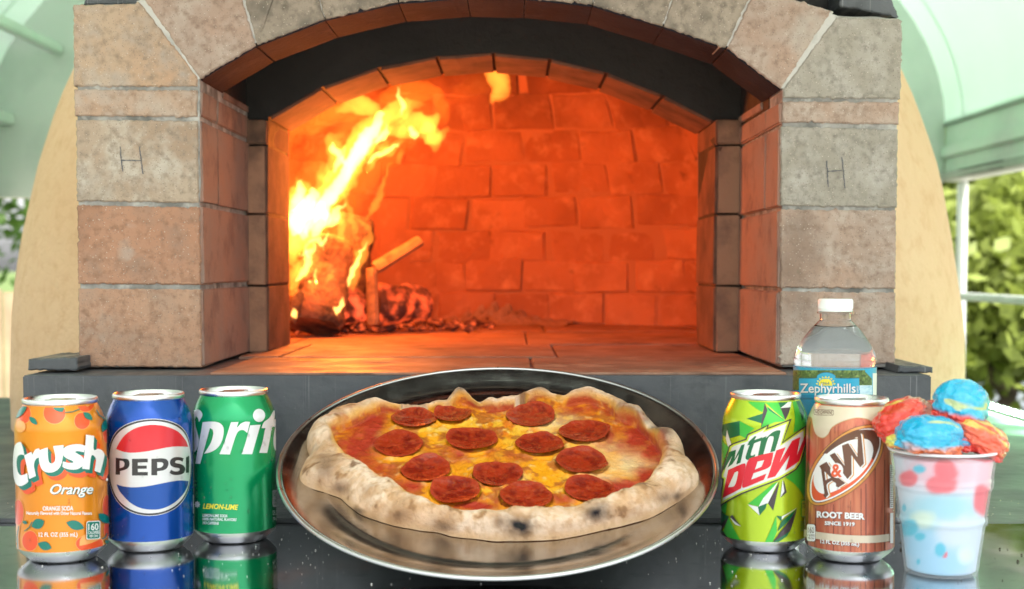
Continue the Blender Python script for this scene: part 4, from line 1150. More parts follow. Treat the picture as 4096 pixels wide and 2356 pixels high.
class Round:
    """a lathe standing on the counter; maps photo positions to its skin"""
    def __init__(s, X, Y, prof, crop, zoff=0):
        s.c = np.array([X, Y]); s.p = np.array(prof); s.crop = crop; s.layer = 0
        d = -s.c / np.linalg.norm(s.c); s.d0 = d; s.rt = np.array([-d[1], d[0]]); s.R = s.p[:, 0].max()
    def r(s, z): return np.interp(z, s.p[:, 1], s.p[:, 0])
    def sz(s, x, y):
        ox, oy, sc = s.crop; d = ray(ox + x * sc, oy + y * sc); rr = s.R
        for _ in range(8):
            a = d[0] ** 2 + d[1] ** 2; b = d[0] * s.c[0] + d[1] * s.c[1]; disc = b * b - a * (s.c @ s.c - rr * rr)
            t = (b - math.sqrt(max(disc, 0))) / a; z = HC + d[2] * t; rr = s.r(z)
        p = d[:2] * t - s.c; return math.atan2(p @ s.rt, p @ s.d0) * s.R, z
    def pt(s, q, z, eps):
        th = q / s.R; rr = s.r(z) + eps; p = s.c + rr * (s.d0 * math.cos(th) + s.rt * math.sin(th)); return (p[0], p[1], z)
    def decal(s, name, shapes, mat, parent, surf=False, lift=None, label=None):
        """shapes: list of outlines (even-odd filled together) or one (verts, tris) from TXT"""
        s.layer += 1; eps = lift if lift is not None else .00005 + s.layer * .000022
        bm = bmesh.new()
        if isinstance(shapes, tuple):
            groups = [shapes]
        else:
            vs, fcs = [], []
            for p in shapes: fcs.append(list(range(len(vs), len(vs) + len(p)))); vs += [tuple(q) for q in p]
            groups = [(np.array(vs), fcs, True)]
        for gr in groups:
            q = gr[0] if surf else np.array([s.sz(x, y) for x, y in gr[0]])
            if len(gr) == 3:
                res = delaunay_2d_cdt([Vector(p) for p in q], [], gr[1], 1, 1e-6); V2, tri = res[0], res[2]
                loops = [q[l] for l in gr[1]]
                def inside(p):
                    n = 0
                    for l in loops:
                        x, y = l[:, 0], l[:, 1]; x2, y2 = np.roll(x, -1), np.roll(y, -1)
                        c = ((y > p[1]) != (y2 > p[1])); n += int(np.sum(c & (p[0] < (x2 - x) * (p[1] - y) / np.where(y2 == y, 1e-12, y2 - y) + x)))
                    return n % 2 == 1
                tri = [t for t in tri if inside(np.mean([V2[i] for i in t], 0))]
            else: V2, tri = q, gr[1]
            bv = [bm.verts.new((p[0], p[1], 0)) for p in V2]
            for t in tri:
                try: bm.faces.new([bv[i] for i in t])
                except ValueError: pass
        if not bm.verts: bm.free(); return None
        xs = [v.co.x for v in bm.verts]; ys = [v.co.y for v in bm.verts]
        st = .0016
        for k in range(math.ceil(min(xs) / st), math.floor(max(xs) / st) + 1):
            bmesh.ops.bisect_plane(bm, geom=bm.verts[:] + bm.edges[:] + bm.faces[:], plane_co=(k * st, 0, 0), plane_no=(1, 0, 0), dist=1e-7)
        for z in s.p[:, 1]:
            if min(ys) < z < max(ys): bmesh.ops.bisect_plane(bm, geom=bm.verts[:] + bm.edges[:] + bm.faces[:], plane_co=(0, z, 0), plane_no=(0, 1, 0), dist=1e-7)
        if len(s.p) > 4:        # printing stays on the painted wall of a can
            for zc, sg in ((.1172, 1), (.0104, -1)): bmesh.ops.bisect_plane(bm, geom=bm.verts[:] + bm.edges[:] + bm.faces[:], plane_co=(0, zc, 0), plane_no=(0, sg, 0), dist=1e-7, clear_outer=True)
        for f in bm.faces:
            if f.normal.z < 0: f.normal_flip()
        for v in bm.verts: v.co = s.pt(v.co.x, v.co.y, eps)
        loose = [v for v in bm.verts if not v.link_faces]
        bmesh.ops.delete(bm, geom=loose, context='VERTS')
        me = bpy.data.meshes.new(name); bm.to_mesh(me); bm.free(); me.materials.append(mat)
        me.polygons.foreach_set('use_smooth', [True] * len(me.polygons))
        o = bpy.data.objects.new(name, me); COL.objects.link(o); adopt(o, parent)
        if label: o['label'] = label
        return o
def ink(name, c, metal=.35, rough=.32):
    return M(name, c, rough, metal, coat=.35, coatr=.12)
m_can = M('can_aluminium', (.80, .80, .81), .32, 1.0, rvar=(90, .26, .4))
BODY = [(.0238, .0000), (.0252, .0016), (.0268, .0030), (.0300, .0058), (.0322, .0082), (.0331, .0105)]
NECK = [(.0331, .0985), (.0329, .1015), (.0320, .1055), (.0305, .1095), (.0287, .1135), (.0272, .1163), (.0264, .1180)]
PROF = BODY + NECK
CANS = []
def can(label, X, Y, crop, base_mat, body_z0=.0098):
    c = Round(X, Y, PROF, crop)
    t = thing('soda_can', label, 'can', (X, Y, 0), 'soda cans on the stone slab')
    low = [(.002, .006), (.018, .005), (.0215, .0012), (.0226, .0000), (.0234, .0000)] + BODY[1:]
    v, f = lathe(low, (X, Y, .0002)); mk('base', v, f, m_can, t, True, 50)
    zs = sorted(set([.0105, .02, .04, .06, .08, .0985] + [z for _, z in NECK]))
    v, f = lathe([(c.r(z), z) for z in zs], (X, Y, .0002), 120)
    for i, q in enumerate(v): v[i] = (q[0], q[1], q[2] - .0002)
    body = mk('body', v, f, base_mat, t, True)
    lid = [(.0264, .1179), (.0270, .1186), (.0274, .1192), (.0274, .1210), (.0270, .1220), (.0262, .1222), (.0256, .1216), (.0251, .1190), (.0246, .1168), (.0238, .1162), (.0232, .1170), (.0228, .1182), (.02, .1184), (.0003, .1184)]
    v, f = lathe(lid, (X, Y, 0)); ld = mk('lid', v, f, m_can, t, True, 40)
    # pull tab
    bm = bmesh.new(); pts = [(-.0075 * math.cos(a) if abs(math.cos(a)) < .99 else -.0075 * math.cos(a), .012 * math.sin(a)) for a in np.linspace(0, 2 * math.pi, 24, endpoint=False)]
    lo = [bm.verts.new((X + p[0] * 1.05 + p[1] * .7, Y + p[1] * .5 - p[0] * .5, .1188)) for p in pts]; hi = [bm.verts.new((X + p[0] * 1.05 + p[1] * .7, Y + p[1] * .5 - p[0] * .5, .1204 + .0008 * (i % 24 < 12))) for i, p in enumerate(pts)]
    bm.faces.new(hi)
    for i in range(24): bm.faces.new((lo[i], lo[(i + 1) % 24], hi[(i + 1) % 24], hi[i]))
    bm_obj('pull_tab', bm, m_can, ld, True, 40)
    CANS.append((c, t))
    return c, t
W_ = ink('ink_white', (.80, .80, .80), .15); 
# --- orange soda
def leaf(c, t, x, y, ln, ang, w=.36, mat=None):
    a = np.linspace(0, 1, 9); u = np.concatenate([a, a[::-1][1:-1]]); s_ = np.concatenate([np.sin(a * np.pi) ** .8, -(np.sin(a[::-1][1:-1] * np.pi) ** .8)]) * w * .5
    cs_, sn_ = math.cos(R(ang)), math.sin(R(ang)); p = np.stack([x + ln * (u * cs_ - s_ * sn_), y + ln * (u * sn_ + s_ * cs_)], 1)
    c.decal('leaf_print', [p], mat, t)
c, t = can('orange soda can with white Crush lettering and printed oranges and leaves', -.3415, .9975, (40, 1550, .4945), ink('can_orange', (.76, .25, .008), .4, .30))
i_red, i_teal, i_or2 = ink('ink_orange_red', (.78, .085, .015), .25), ink('ink_teal', (.0, .17, .125), .2), ink('ink_orange_slice', (.83, .36, .10), .2)
def orange(x, y, a, b): 
    c.decal('orange_print', [ELL(x, y, a + 4, b + 4)], i_or2, t); c.decal('orange_print', [ELL(x, y, a, b)], i_red, t)
for o_ in ((120, 215, 48, 72), (360, 205, 88, 88), (582, 270, 62, 66), (610, 120, 72, 76), (765, 130, 30, 68), (775, 370, 26, 78), (70, 1010, 42, 100), (165, 1240, 62, 80), (780, 960, 34, 90), (778, 1150, 22, 60), (640, 1262, 108, 68)): orange(*o_)
c.decal('orange_slice_print', [ELL(90, 315, 40, 48)], i_or2, t); c.decal('orange_slice_print', [ELL(630, 115, 30, 40, rot=30)], i_or2, t)
c.decal('orange_slice_print', [PTS('560,1280c 565,1230 600,1190 660,1180 710,1200 728,1225c 640,1262')], i_or2, t)
for l in ((360, 85, 130, 60, .75), (590, 200, 95, 40, .5), (785, 245, 125, 110, .42), (160, 235, 90, 45, .45), (50, 250, 150, -50, .3), (180, 1125, 110, -25, .75), (230, 1260, 115, 20, .6), (455, 1090, 150, 18, .5), (710, 1020, 120, 40, .55), (200, 88, 50, 40, .6), (680, 80, 60, 30, .6), (110, 1080, 40, 30, .7), (760, 1235, 50, 40, .6)): leaf(c, t, *l, mat=i_teal)
for a, b in (((440, 200), (560, 172)), ((690, 180), (755, 255)), ((80, 1120), (75, 1300)), ((125, 1160), (185, 1085)), ((735, 1225), (775, 1180))):
    a, b = np.array(a, float), np.array(b, float); nn_ = np.array([-(b - a)[1], (b - a)[0]]); nn_ /= np.linalg.norm(nn_)
    m_ = (a + b) / 2 + nn_ * 10
    c.decal('stem_print', [np.array([a - nn_ * 4, m_ - nn_ * 4, b - nn_ * 4, b + nn_ * 4, m_ + nn_ * 4, a + nn_ * 4])], i_teal, t)
CR = ['100,440 60,462 44,540 42,640 48,722 64,776 98,796 140,778 160,760c 152,690c 118,706 92,700 75,660 70,600 80,555 105,540 130,546c 120,490',
      '128,548c 185,518c 192,540 215,500 245,490c 252,560c 225,570 208,600 205,640 220,712c 168,738c 150,640',
      '245,505c 310,482c 312,560 322,602 345,612 366,590 368,545 352,472c 432,464c 426,560 405,640 360,678 310,684 268,662 248,610 242,560',
      '425,512 445,480 490,462 550,457 602,470c 590,522c 540,512 522,521 545,537 578,562 590,600 575,636 530,660 470,658 424,640c 428,595c 470,608 508,604 498,590 460,572 432,548',
      '605,380c 668,390c 665,500 700,494 735,515 746,560 715,690c 670,672c 682,590 670,555 650,548 640,590 632,662c 575,655c 595,520']
CR = [PTS(s_) for s_ in CR]
for k in (2.0, 1.5):
    for L_ in CR: c.decal('lettering', [L_ + np.array([26, 33]) * k], i_red, t)
for k in (1.0, .66, .33):
    for L_ in CR: c.decal('lettering', [L_ + np.array([26, 33]) * k], i_teal, t)
for L_ in CR: c.decal('lettering', [L_], W_, t)
c.decal('lettering', [ELL(767, 744, 8, 12)], W_, t)
for m_, dx in ((i_teal, 5), (W_, 0)):
    c.decal('lettering', TXT('Orange', 330 + dx, 778 + dx, 660 + dx, 885 + dx, 0, .35, .012), m_, t)
c.decal('lettering', TXT('ORANGE SODA', 273, 957, 507, 994, -.01, 0, .02), W_, t)
c.decal('lettering', TXT('Naturally Flavored with Other Natural Flavors', 148, 998, 650, 1034, .005, 0, .02), W_, t)
c.decal('lettering', TXT('12 FL OZ (355 mL)', 243, 1168, 540, 1214, .0, 0, .015), W_, t)
c.decal('badge', [RECT(608, 1080, 714, 1228, -.05, 14)], W_, t); c.decal('badge', [RECT(613, 1086, 709, 1222, -.05, 12)], i_teal, t)
c.decal('lettering', TXT('160', 622, 1098, 700, 1154, -.03, 0, .015), W_, t); c.decal('lettering', TXT('CALORIES', 620, 1160, 706, 1184, -.05, 0, .02), W_, t); c.decal('lettering', TXT('PER CAN', 632, 1190, 696, 1210, -.05, 0, .02), W_, t)
# --- cola
c, t = can('blue cola can with round PEPSI emblem in red white and blue', -.2850, 1.0350, (420, 1540, .467), ink('can_blue', (.0, .060, .34), .5, .25))
i_blk, i_rd, i_bl = ink('ink_black', (.022, .02, .022), .2), ink('ink_red', (.62, .02, .035), .35), ink('ink_blue', (.0, .062, .32), .45)
i_sil = ink('ink_silver', (.62, .62, .63), .35)
s0, z0 = c.sz(398, 706)
def circ(a, b): 
    t_ = np.linspace(0, 2 * np.pi, 96, endpoint=False); return np.stack([s0 + a * np.cos(t_), z0 + b * np.sin(t_)], 1)
c.decal('emblem_ring', [circ(.0413, .0372)], i_sil, t, True); c.decal('emblem_ring', [circ(.0408, .0368)], i_blk, t, True); c.decal('emblem_disc', [circ(.0391, .0353)], i_sil, t, True)
c.decal('emblem_red', [PTS('95,548c 160,572 230,580 330,572 430,555 530,535 620,526 712,530c 690,475 640,412 580,375 500,350 410,340 320,352 240,380 170,430 125,490')], i_rd, t)
c.decal('emblem_blue', [PTS('100,850c 160,868 250,876 350,868 450,850 560,828 640,817 715,823c 700,880 660,945 590,1010 500,1055 410,1068 310,1055 220,1010 150,940 118,895')], i_bl, t)
PE = [['93,622c 150,630 195,635 211,665 205,700 180,722 130,738c 130,768c 93,768c', '127,648c 155,652 168,672 160,700 127,712c'],
      ['232,632c 367,630c 367,662c 282,664c 282,690c 358,690c 358,717c 282,718c 282,745c 367,745c 367,775c 232,775c'],
      ['397,632c 490,628 530,640 543,672 530,710 500,730 447,738c 447,773c 397,773c', '447,660c 490,664 498,685 480,705 447,711c'],
      ['672,628c 640,618 590,620 558,645 560,685 590,705 630,712 638,725 625,738 590,738 565,725c 550,752c 580,768 630,770 670,755 686,720 670,690 640,675 605,668 600,655 615,645 645,648 662,657c'],
      ['692,620c 718,605c 718,750c 690,752c']]
for p in PE: c.decal('lettering', [PTS(q) for q in p], i_blk, t)
c.decal('badge', [RECT(752, 940, 768, 1100, 0, 6)], W_, t); c.decal('badge', [RECT(755, 948, 768, 1092, 0, 5)], i_bl, t); c.decal('lettering', TXT('12', 755, 1120, 766, 1250, 0, 0, .01), W_, t)
# --- lemon-lime
c, t = can('green lemon lime can with large white Sprite lettering', -.2249, 1.0664, (760, 1530, .4533), ink('can_green', (.0, .30, .10), .5, .25))
i_yel = ink('ink_yellow', (.75, .62, .03), .3); i_lil = ink('ink_pale_silver', (.66, .67, .70), .3)
SPR = [['36,246c 75,238 104,262 108,296 80,350c 72,318 56,302 46,332 52,390 68,450 78,512 68,570 46,610 36,614c 36,430c'],
       ['112,350c 180,345 250,352 290,386 298,440 280,520 240,580 180,615 125,628c 150,590 185,530 205,460 200,418 176,402c 150,500 120,610 90,718c 48,715c 70,580 95,450'],
       ['362,350c 428,348c 415,396 450,362 490,345 530,348c 505,445c 470,420 430,428 400,482 352,635c 260,632c 305,525'],
       ['530,378c 622,372c 598,455 548,632c 455,632c 490,530'],
       ['735,248c 749,246c 743,325c 770,320c 769,342c 748,395c 722,398 700,520 680,622c 610,620c 640,520 662,404c 630,402c 650,352 700,310']]
for p in SPR: c.decal('lettering', [PTS(q) for q in p], i_lil, t)
c.decal('lettering', [ELL(608, 290, 53, 58)], i_lil, t)
c.decal('lettering', [PTS('772,332c 755,380 738,460 735,540 746,590 772,610c 772,560c 760,540 758,480 765,420 772,400c')], i_lil, t)
st_ = []
for k in range(16): a = 2 * math.pi * k / 16; r_ = 34 if k % 2 == 0 else 21; st_.append((66 + r_ * .85 * math.cos(a), 1076 + r_ * math.sin(a)))
c.decal('star_print', [np.array(st_)], i_lil, t)
c.decal('lettering', TXT('LEMON-LIME', 115, 1066, 426, 1114, .035, .25, .03), i_yel, t)
c.decal('lettering', TXT('LEMON-LIME SODA', 113, 1158, 331, 1184, .03, .2, .025), i_lil, t); c.decal('lettering', TXT('100% NATURAL FLAVORS', 113, 1190, 411, 1216, .025, .2, .025), i_lil, t); c.decal('lettering', TXT('NO CAFFEINE', 113, 1224, 257, 1250, .04, .2, .025), i_lil, t)
c.decal('badge', [RECT(726, 948, 765, 1098, 0, 12)], i_lil, t); i_dg = ink('ink_deep_green', (.0, .20, .07), .3)
c.decal('lettering', TXT('140', 731, 965, 763, 1018, 0, 0, .0), i_dg, t); c.decal('lettering', TXT('CAL', 731, 1030, 763, 1052, 0, 0, .01), i_dg, t); c.decal('lettering', TXT('CAN', 733, 1062, 761, 1080, 0, 0, .01), i_dg, t)
c.decal('lettering', TXT('12 FL OZ', 726, 1128, 768, 1170, 0, 0, .02), i_lil, t); c.decal('lettering', TXT('(355 mL)', 726, 1186, 768, 1224, 0, 0, .02), i_lil, t)
# --- citrus soda
c, t = can('lime green can with slanted red and green Mtn Dew lettering', .1987, 1.0347, (2860, 1550, .4602), ink('can_lime', (.42, .58, .015), .4, .27))
i_d, i_g, i_l, i_b, i_s = ink('ink_dark_green', (.0, .13, .045), .35), ink('ink_leaf_green', (.05, .46, .045), .4), ink('ink_pale_lime', (.55, .68, .05), .3), ink('ink_brown_black', (.045, .03, .035), .2), ink('ink_dew_silver', (.70, .72, .70), .3)
i_dr = ink('ink_dew_red', (.66, .012, .03), .3)
def P_(mat, s_, name='facet_print'): c.decal(name, [np.array([[float(a) for a in w.split(',')] for w in s_.split()])], mat, t)
for mat, s_ in [(i_d, '285,122 540,92 520,160 436,132 420,160 340,150'), (i_g, '285,122 440,130 410,215 340,170'), (i_g, '540,95 572,180 608,280 440,130'), (i_d, '540,92 675,86 650,150 570,180'), (i_s, '675,86 655,170 568,178'), (i_b, '568,178 655,170 610,282'), (i_d, '275,270 415,225 405,310'), (i_g, '455,165 610,290 520,300 410,345 400,350'), (i_l, '436,132 608,282 480,200'), (i_b, '432,135 457,195 400,350 415,225'), (i_d, '457,165 608,285 470,200'),
    (i_g, '675,86 725,86 790,240 788,330 680,390 690,240'), (i_d, '700,90 725,86 770,200 750,300 740,230'), (i_d, '62,335 218,290 218,415 140,440 62,400'), (i_g, '218,290 345,355 290,400 270,440 218,415'), (i_s, '108,368 148,500 118,520 98,440'), (i_g, '62,440 130,520 90,600 60,600'), (i_g, '55,560 100,600 60,720'),
    (i_g, '610,780 700,715 785,560 775,960 740,900 680,830'), (i_g, '290,1010 500,840 545,820 380,1032'), (i_s, '545,820 460,1005 378,1036 420,960'), (i_b, '560,815 505,1070 460,1005'), (i_s, '288,1014 374,1036 388,1110'), (i_d, '374,1036 450,1005 440,1050 388,1110'), (i_b, '592,795 620,910 568,955 600,900'), (i_s, '585,800 600,900 566,955'),
    (i_g, '50,1040 110,1000 100,1100 60,1060'), (i_d, '48,1060 130,1120 60,1200 44,1160'), (i_b, '130,1120 95,1200 60,1250 70,1180'), (i_b, '155,1105 232,1205 135,1125'), (i_s, '140,1128 232,1206 180,1190'), (i_g, '125,1130 225,1325 150,1325 80,1250'), (i_d, '50,1230 80,1250 130,1310 60,1290'), (i_b, '80,1250 110,1290 48,1285'),
    (i_g, '530,1115 535,1250 500,1340 435,1342 490,1220'), (i_d, '530,1115 578,1118 572,1160'), (i_s, '578,1118 708,1040 600,1120 575,1150'), (i_d, '708,1042 575,1160 540,1250 640,1150'), (i_b, '708,1045 650,1240 500,1342 560,1260 650,1140'), (i_d, '650,1240 620,1290 550,1340 500,1342')]: P_(mat, s_)
LG = np.array([[float(a) for a in w.split(',')] for w in '58,760 78,690 130,505 165,482 270,445 285,405 400,352 470,318 455,352 660,268 585,475 785,322 784,500 742,650 700,715 560,800 240,925 130,985 50,1042 48,1000 76,800 56,790'.split()])
def dens(p):
    o = []
    for i in range(len(p)):
        a, b = p[i], p[(i + 1) % len(p)]; k = max(1, int(np.linalg.norm(b - a) / 30)); o += [a + (b - a) * j / k for j in range(k)]
    return np.array(o)
c.decal('logo_plate', [dens(LG)], i_b, t); c.decal('logo_plate', [dens(inset(LG, 12))], i_l, t); c.decal('logo_plate', [dens(inset(LG, 26))], i_s, t)
DW = [(i_d, ['130,560c 190,540c 178,622c 235,500c 264,490c 228,652c 192,668c 215,575c 160,665c 118,697c 160,590c 92,712c 78,724c']),
      (i_d, ['300,468c 350,420c 362,425c 346,455c 412,430c 400,462c 343,484c 315,578 330,590 354,575c 346,610c 300,630 271,615 280,570 304,497c 284,502c']),
      (i_d, ['405,440c 447,420c 446,434 500,386 555,370 561,400 518,552c 478,562c 507,440 490,422 460,442 420,580c 374,596c']),
      (i_dr, ['125,716c 250,660 271,672 268,702 236,860 215,885 74,962c', '180,737c 208,734 180,848 122,868c']),
      (i_dr, ['330,605 490,563 502,580 495,622 468,692 338,744c 318,800c 447,746c 425,800c 270,866 243,862 245,830 272,690 295,630', '372,642c 427,630c 405,686c 350,712c']),
      (i_dr, ['530,545c 608,516c 556,652c 662,462c 732,428c 718,500 702,588c 783,385c 784,450c 722,640c 605,720c 642,588c 520,772c 452,790c 485,690'])]
for mat, p in DW: c.decal('lettering', [PTS(q) for q in p], mat, t)
c.decal('badge', [RECT(740, 975, 772, 1125, 0, 10)], i_g, t); c.decal('badge', [RECT(744, 982, 772, 1118, 0, 8)], i_l, t); c.decal('lettering', TXT('170', 746, 1000, 770, 1050, 0, 0, 0), i_d, t); c.decal('lettering', TXT('12 FL', 732, 1160, 762, 1205, 0, 0, .01), i_d, t); c.decal('lettering', TXT('(355', 732, 1215, 762, 1255, 0, 0, .01), i_d, t)
# --- root beer
m_wood = M('can_wood_print', (.46, .115, .06), .34, .35, stretch=(1, 1, .06), var=[((.54, .18, .09), 190, .42, .62), ((.28, .055, .03), 320, .52, .7), ((.55, .22, .12), 420, .58, .7)], coat=.3, coatr=.15)
c, t = can('reddish wood print root beer can with tilted oval A&W emblem', .2568, .9983, (3200, 1570, .4808), m_wood)
i_cr, i_crd, i_brn, i_ora, i_redo = ink('ink_foam_cream', (.62, .53, .40), .25), ink('ink_foam_edge', (.50, .30, .14), .25), ink('ink_brown', (.13, .05, .028), .2), ink('ink_amber', (.62, .27, .06), .3), ink('ink_vermilion', (.72, .10, .03), .25)
i_seam = ink('ink_dark_seam', (.10, .025, .015), .2)
for x0, x1, y0, y1 in ((85, 93, 240, 1310), (545, 552, 760, 1320), (505, 511, 800, 1320), (620, 626, 300, 1330), (290, 294, 280, 340), (130, 134, 960, 1310), (278, 283, 930, 1330), (700, 706, 560, 1320), (420, 424, 900, 1325)): c.decal('plank_seam', [RECT(x0, y0, x1, y1)], i_seam, t)
FO = '30,60c 200,60 400,60 600,60 760,60c 755,150 745,262c 620,248 560,218 480,206 400,222 320,252 262,292 236,342 200,372 160,366 128,332 110,262 98,205 60,200 30,205c'
c.decal('foam_print', [PTS(FO) + np.array([0, 7])], i_crd, t); c.decal('foam_print', [PTS(FO)], i_cr, t)
c.decal('badge', [RECT(118, 138, 282, 186, .03, 12)], i_seam, t); c.decal('badge', [RECT(121, 142, 279, 182, .03, 12)], i_cr, t); c.decal('lettering', TXT('NO CAFFEINE', 128, 146, 272, 176, .03, .15, .02), i_seam, t)
OV = PTS('560,272 640,285 686,340 692,430 660,550 580,680 470,790 330,880 200,932 120,932 75,885 62,800 75,700 120,590 200,480 320,370 440,300')
c.decal('emblem_oval', [inset(OV, -5)], i_brn, t); c.decal('emblem_oval', [OV], i_ora, t); c.decal('emblem_oval', [inset(OV, 20)], i_brn, t); c.decal('emblem_oval', [inset(OV, 26)], W_, t); c.decal('emblem_oval', [inset(OV, 38)], i_redo, t)
c.decal('emblem_oval', [PTS('190,510c 240,450 340,372 450,320 550,308 620,325 655,380 652,460 610,560c 560,520 400,480 300,500')], i_brn, t)
c.decal('emblem_oval', [PTS('545,386 592,420 606,490 578,580 502,680 400,760 290,820 200,842 145,812 118,740 130,650 180,560 260,482 360,420 450,390')], W_, t)
AW = [['165,610c 225,575c 300,690c 365,742c 380,752c 320,790c 302,778 300,755 268,732c 226,768 241,850c 215,876c 195,850c 206,828 180,640c', '208,655c 216,728c 260,708c'],
      ['250,520c 292,500c 372,608c 350,440c 402,420c 476,536c 480,370c 448,378c 436,360c 500,338c 510,372 530,590c 500,622c 428,520c 430,680c 395,720c 268,548c']]
for k, mat in ((1, i_ora), (.5, W_), (0, i_brn)):
    for p in AW: c.decal('lettering', [PTS(q) + np.array([20, 6]) * k for q in p], mat, t)
c.decal('lettering', [ELL(308, 648, 52, 62)], W_, t); c.decal('lettering', TXT('&', 262, 594, 352, 704, 0, 0, .03), i_redo, t)
for k, mat in ((4, i_seam), (0, W_)):
    c.decal('lettering', TXT('ROOT BEER', 145 + k, 985 + k, 536 + k, 1040 + k, .045, 0, .045), mat, t); c.decal('lettering', TXT('SINCE 1919', 210 + k, 1068 + k, 455 + k, 1102 + k, .04, 0, .035), mat, t)
c.decal('band_print', [PTS('28,1136c 200,1165 400,1185 600,1188 760,1172c 760,1232c 600,1250 400,1246 200,1225 28,1195c')], i_cr, t)
c.decal('badge', [RECT(64, 1090, 136, 1238, .06, 16)], i_seam, t); c.decal('badge', [RECT(67, 1094, 133, 1234, .06, 14)], W_, t); c.decal('lettering', TXT('160', 76, 1116, 124, 1168, .05, 0, .0), i_seam, t); c.decal('lettering', TXT('CALORIES', 72, 1176, 128, 1194, .08, 0, .01), i_seam, t); c.decal('lettering', TXT('PER CAN', 76, 1202, 124, 1218, .08, 0, .01), i_seam, t)
for k, mat in ((4, i_seam), (0, W_)): c.decal('lettering', TXT('12 FL OZ (355 mL)', 176 + k, 1222 + k, 490 + k, 1262 + k, .08, 0, .03), mat, t)
c.decal('barcode', [RECT(738, 600, 764, 960)], W_, t); 
for k in range(22): c.decal('barcode', [RECT(740, 606 + k * 16, 764, 606 + k * 16 + 6)], i_seam, t, lift=.0012)
c.decal('badge', [RECT(736, 1000, 760, 1250)], W_, t)

def droplets(c, t, n, seed, zr, thr=(-1.3, 1.3)):
    g = np.random.default_rng(seed); vs, fs = [], []
    for i in range(n):
        th = g.uniform(*thr) if g.random() < .5 else g.choice([-1, 1]) * g.normal(1.0, .22); z = g.uniform(*zr); s_ = abs(g.normal(.0005, .0003)) + .00025; sy = s_ * (1 + abs(g.normal(0, .25)))
        o_ = len(vs); q0 = th * c.R
        for rg, (rr, hh) in enumerate(((1, 0), (.8, .55), (.45, .85))):
            for k in range(7): a = 2 * math.pi * k / 7; vs.append(c.pt(q0 + s_ * rr * math.cos(a), z + sy * rr * math.sin(a), .0002 + s_ * hh * .8))
        vs.append(c.pt(q0, z, .0002 + s_ * .8))
        for rg in range(2):
            for k in range(7): fs.append((o_ + rg * 7 + k, o_ + rg * 7 + (k + 1) % 7, o_ + rg * 7 + 7 + (k + 1) % 7, o_ + rg * 7 + 7 + k))
        for k in range(7): fs.append((o_ + 14 + k, o_ + 14 + (k + 1) % 7, o_ + 21))
    o = mk('water_droplets', vs, fs, m_drop, t, True); o['kind'] = 'stuff'
m_drop, _tt, _b = newmat('water_drop'); _b.inputs['Transmission Weight'].default_value = 1; _b.inputs['Roughness'].default_value = .02; _b.inputs['IOR'].default_value = 1.33
for i_, (c_, t_) in enumerate(CANS): droplets(c_, t_, (16, 60, 110, 24, 24)[i_], 50 + i_, (.012, .105))
# ------------------------------------------------------------------ water bottle
BX, BY = onY(3341, 1300, 1.085)[0], 1.085
m_pet, tt, b = newmat('clear_plastic'); b.inputs['Transmission Weight'].default_value = 1; b.inputs['Roughness'].default_value = .02; b.inputs['IOR'].default_value = 1.25; b.inputs['Base Color'].default_value = (.98, .99, 1, 1)
m_wat, tt, b = newmat('water'); b.inputs['Transmission Weight'].default_value = .86; b.inputs['Roughness'].default_value = .03; b.inputs['IOR'].default_value = 1.33; b.inputs['Base Color'].default_value = (.97, .99, 1, 1)  # not fully clear: whitish haze painted in for the bright refraction
BP = [(.022, .0), (.030, .003), (.0325, .010), (.0325, .055), (.0325, .120), (.0323, .1385), (.0328, .1415), (.0331, .1455), (.0314, .1515), (.0262, .1606), (.0206, .1685), (.0172, .1720), (.0140, .1755), (.0124, .1771), (.0124, .1818)]
bt = thing('water_bottle', 'clear plastic water bottle with white cap and blue Zephyrhills label', 'bottle', (BX, BY, 0))
def fine(p, n=4):
    p = np.array(p); o = cr(p, n); return [tuple(q) for q in o]
BPf = fine(BP)
WL = .1718
rw = np.interp(WL, [z for _, z in BPf], [r_ for r_, _ in BPf])
upo = [(rw, WL)] + [q for q in BPf if q[1] > WL + .0003] + [(.0146, .1822), (.0146, .1834), (.0124, .1838), (.0122, .1935)]
upi = [(r_ - .0006, z_) for r_, z_ in reversed(upo)]
v, f = lathe(upo + upi, (BX, BY, .0003), 80, True); mk('bottle_shell', v, f, m_pet, bt, True, 60)
# the filled part: plastic and water read as one clear body
wp_ = [(.0003, .0012)] + [q for q in BPf if q[1] < WL - .0003] + [(rw, WL - .0002), (rw - .0012, WL - .0006), (.0003, WL - .0006)]
v, f = lathe(wp_, (BX, BY, .0003), 80); mk('water', v, f, m_wat, bt, True, 50)
m_cap = M('white_cap', (.82, .84, .85), .35, Subsurface_Weight=.2)
n = 120; vs, fs = [], []
cap = [(.0138, .1842), (.0138, .1856), (.0135, .1858), (.0135, .1862), (.0138, .1864), (.0138, .1930), (.0132, .1943), (.0003, .1945)]
for i, (r_, z_) in enumerate(cap):
    for k in range(n): 
        a = 2 * math.pi * k / n; rr = r_ + (.00022 * (1 if k % 2 else -1) if i in (4, 5) else 0); vs.append((BX + rr * math.cos(a), BY + rr * math.sin(a), z_))
for i in range(len(cap) - 1):
    for k in range(n): fs.append((i * n + k, i * n + (k + 1) % n, (i + 1) * n + (k + 1) % n, (i + 1) * n + k))
mk('cap', vs, fs, m_cap, bt, True, 35)
LR = .0334
rb = Round(BX, BY, [(LR, .05), (LR, .1392)], (3140, 1180, .3021))
i_cy, i_bl2, i_dk = ink('label_cyan', (.02, .36, .58), .0, .3), ink('label_blue', (.01, .25, .47), .0, .3), ink('label_teal', (.01, .16, .27), .0, .3)
v, f = lathe([(LR, .05), (LR, .1392)], (BX, BY, 0), 80); lb = mk('label', v, f, i_cy, bt, True)
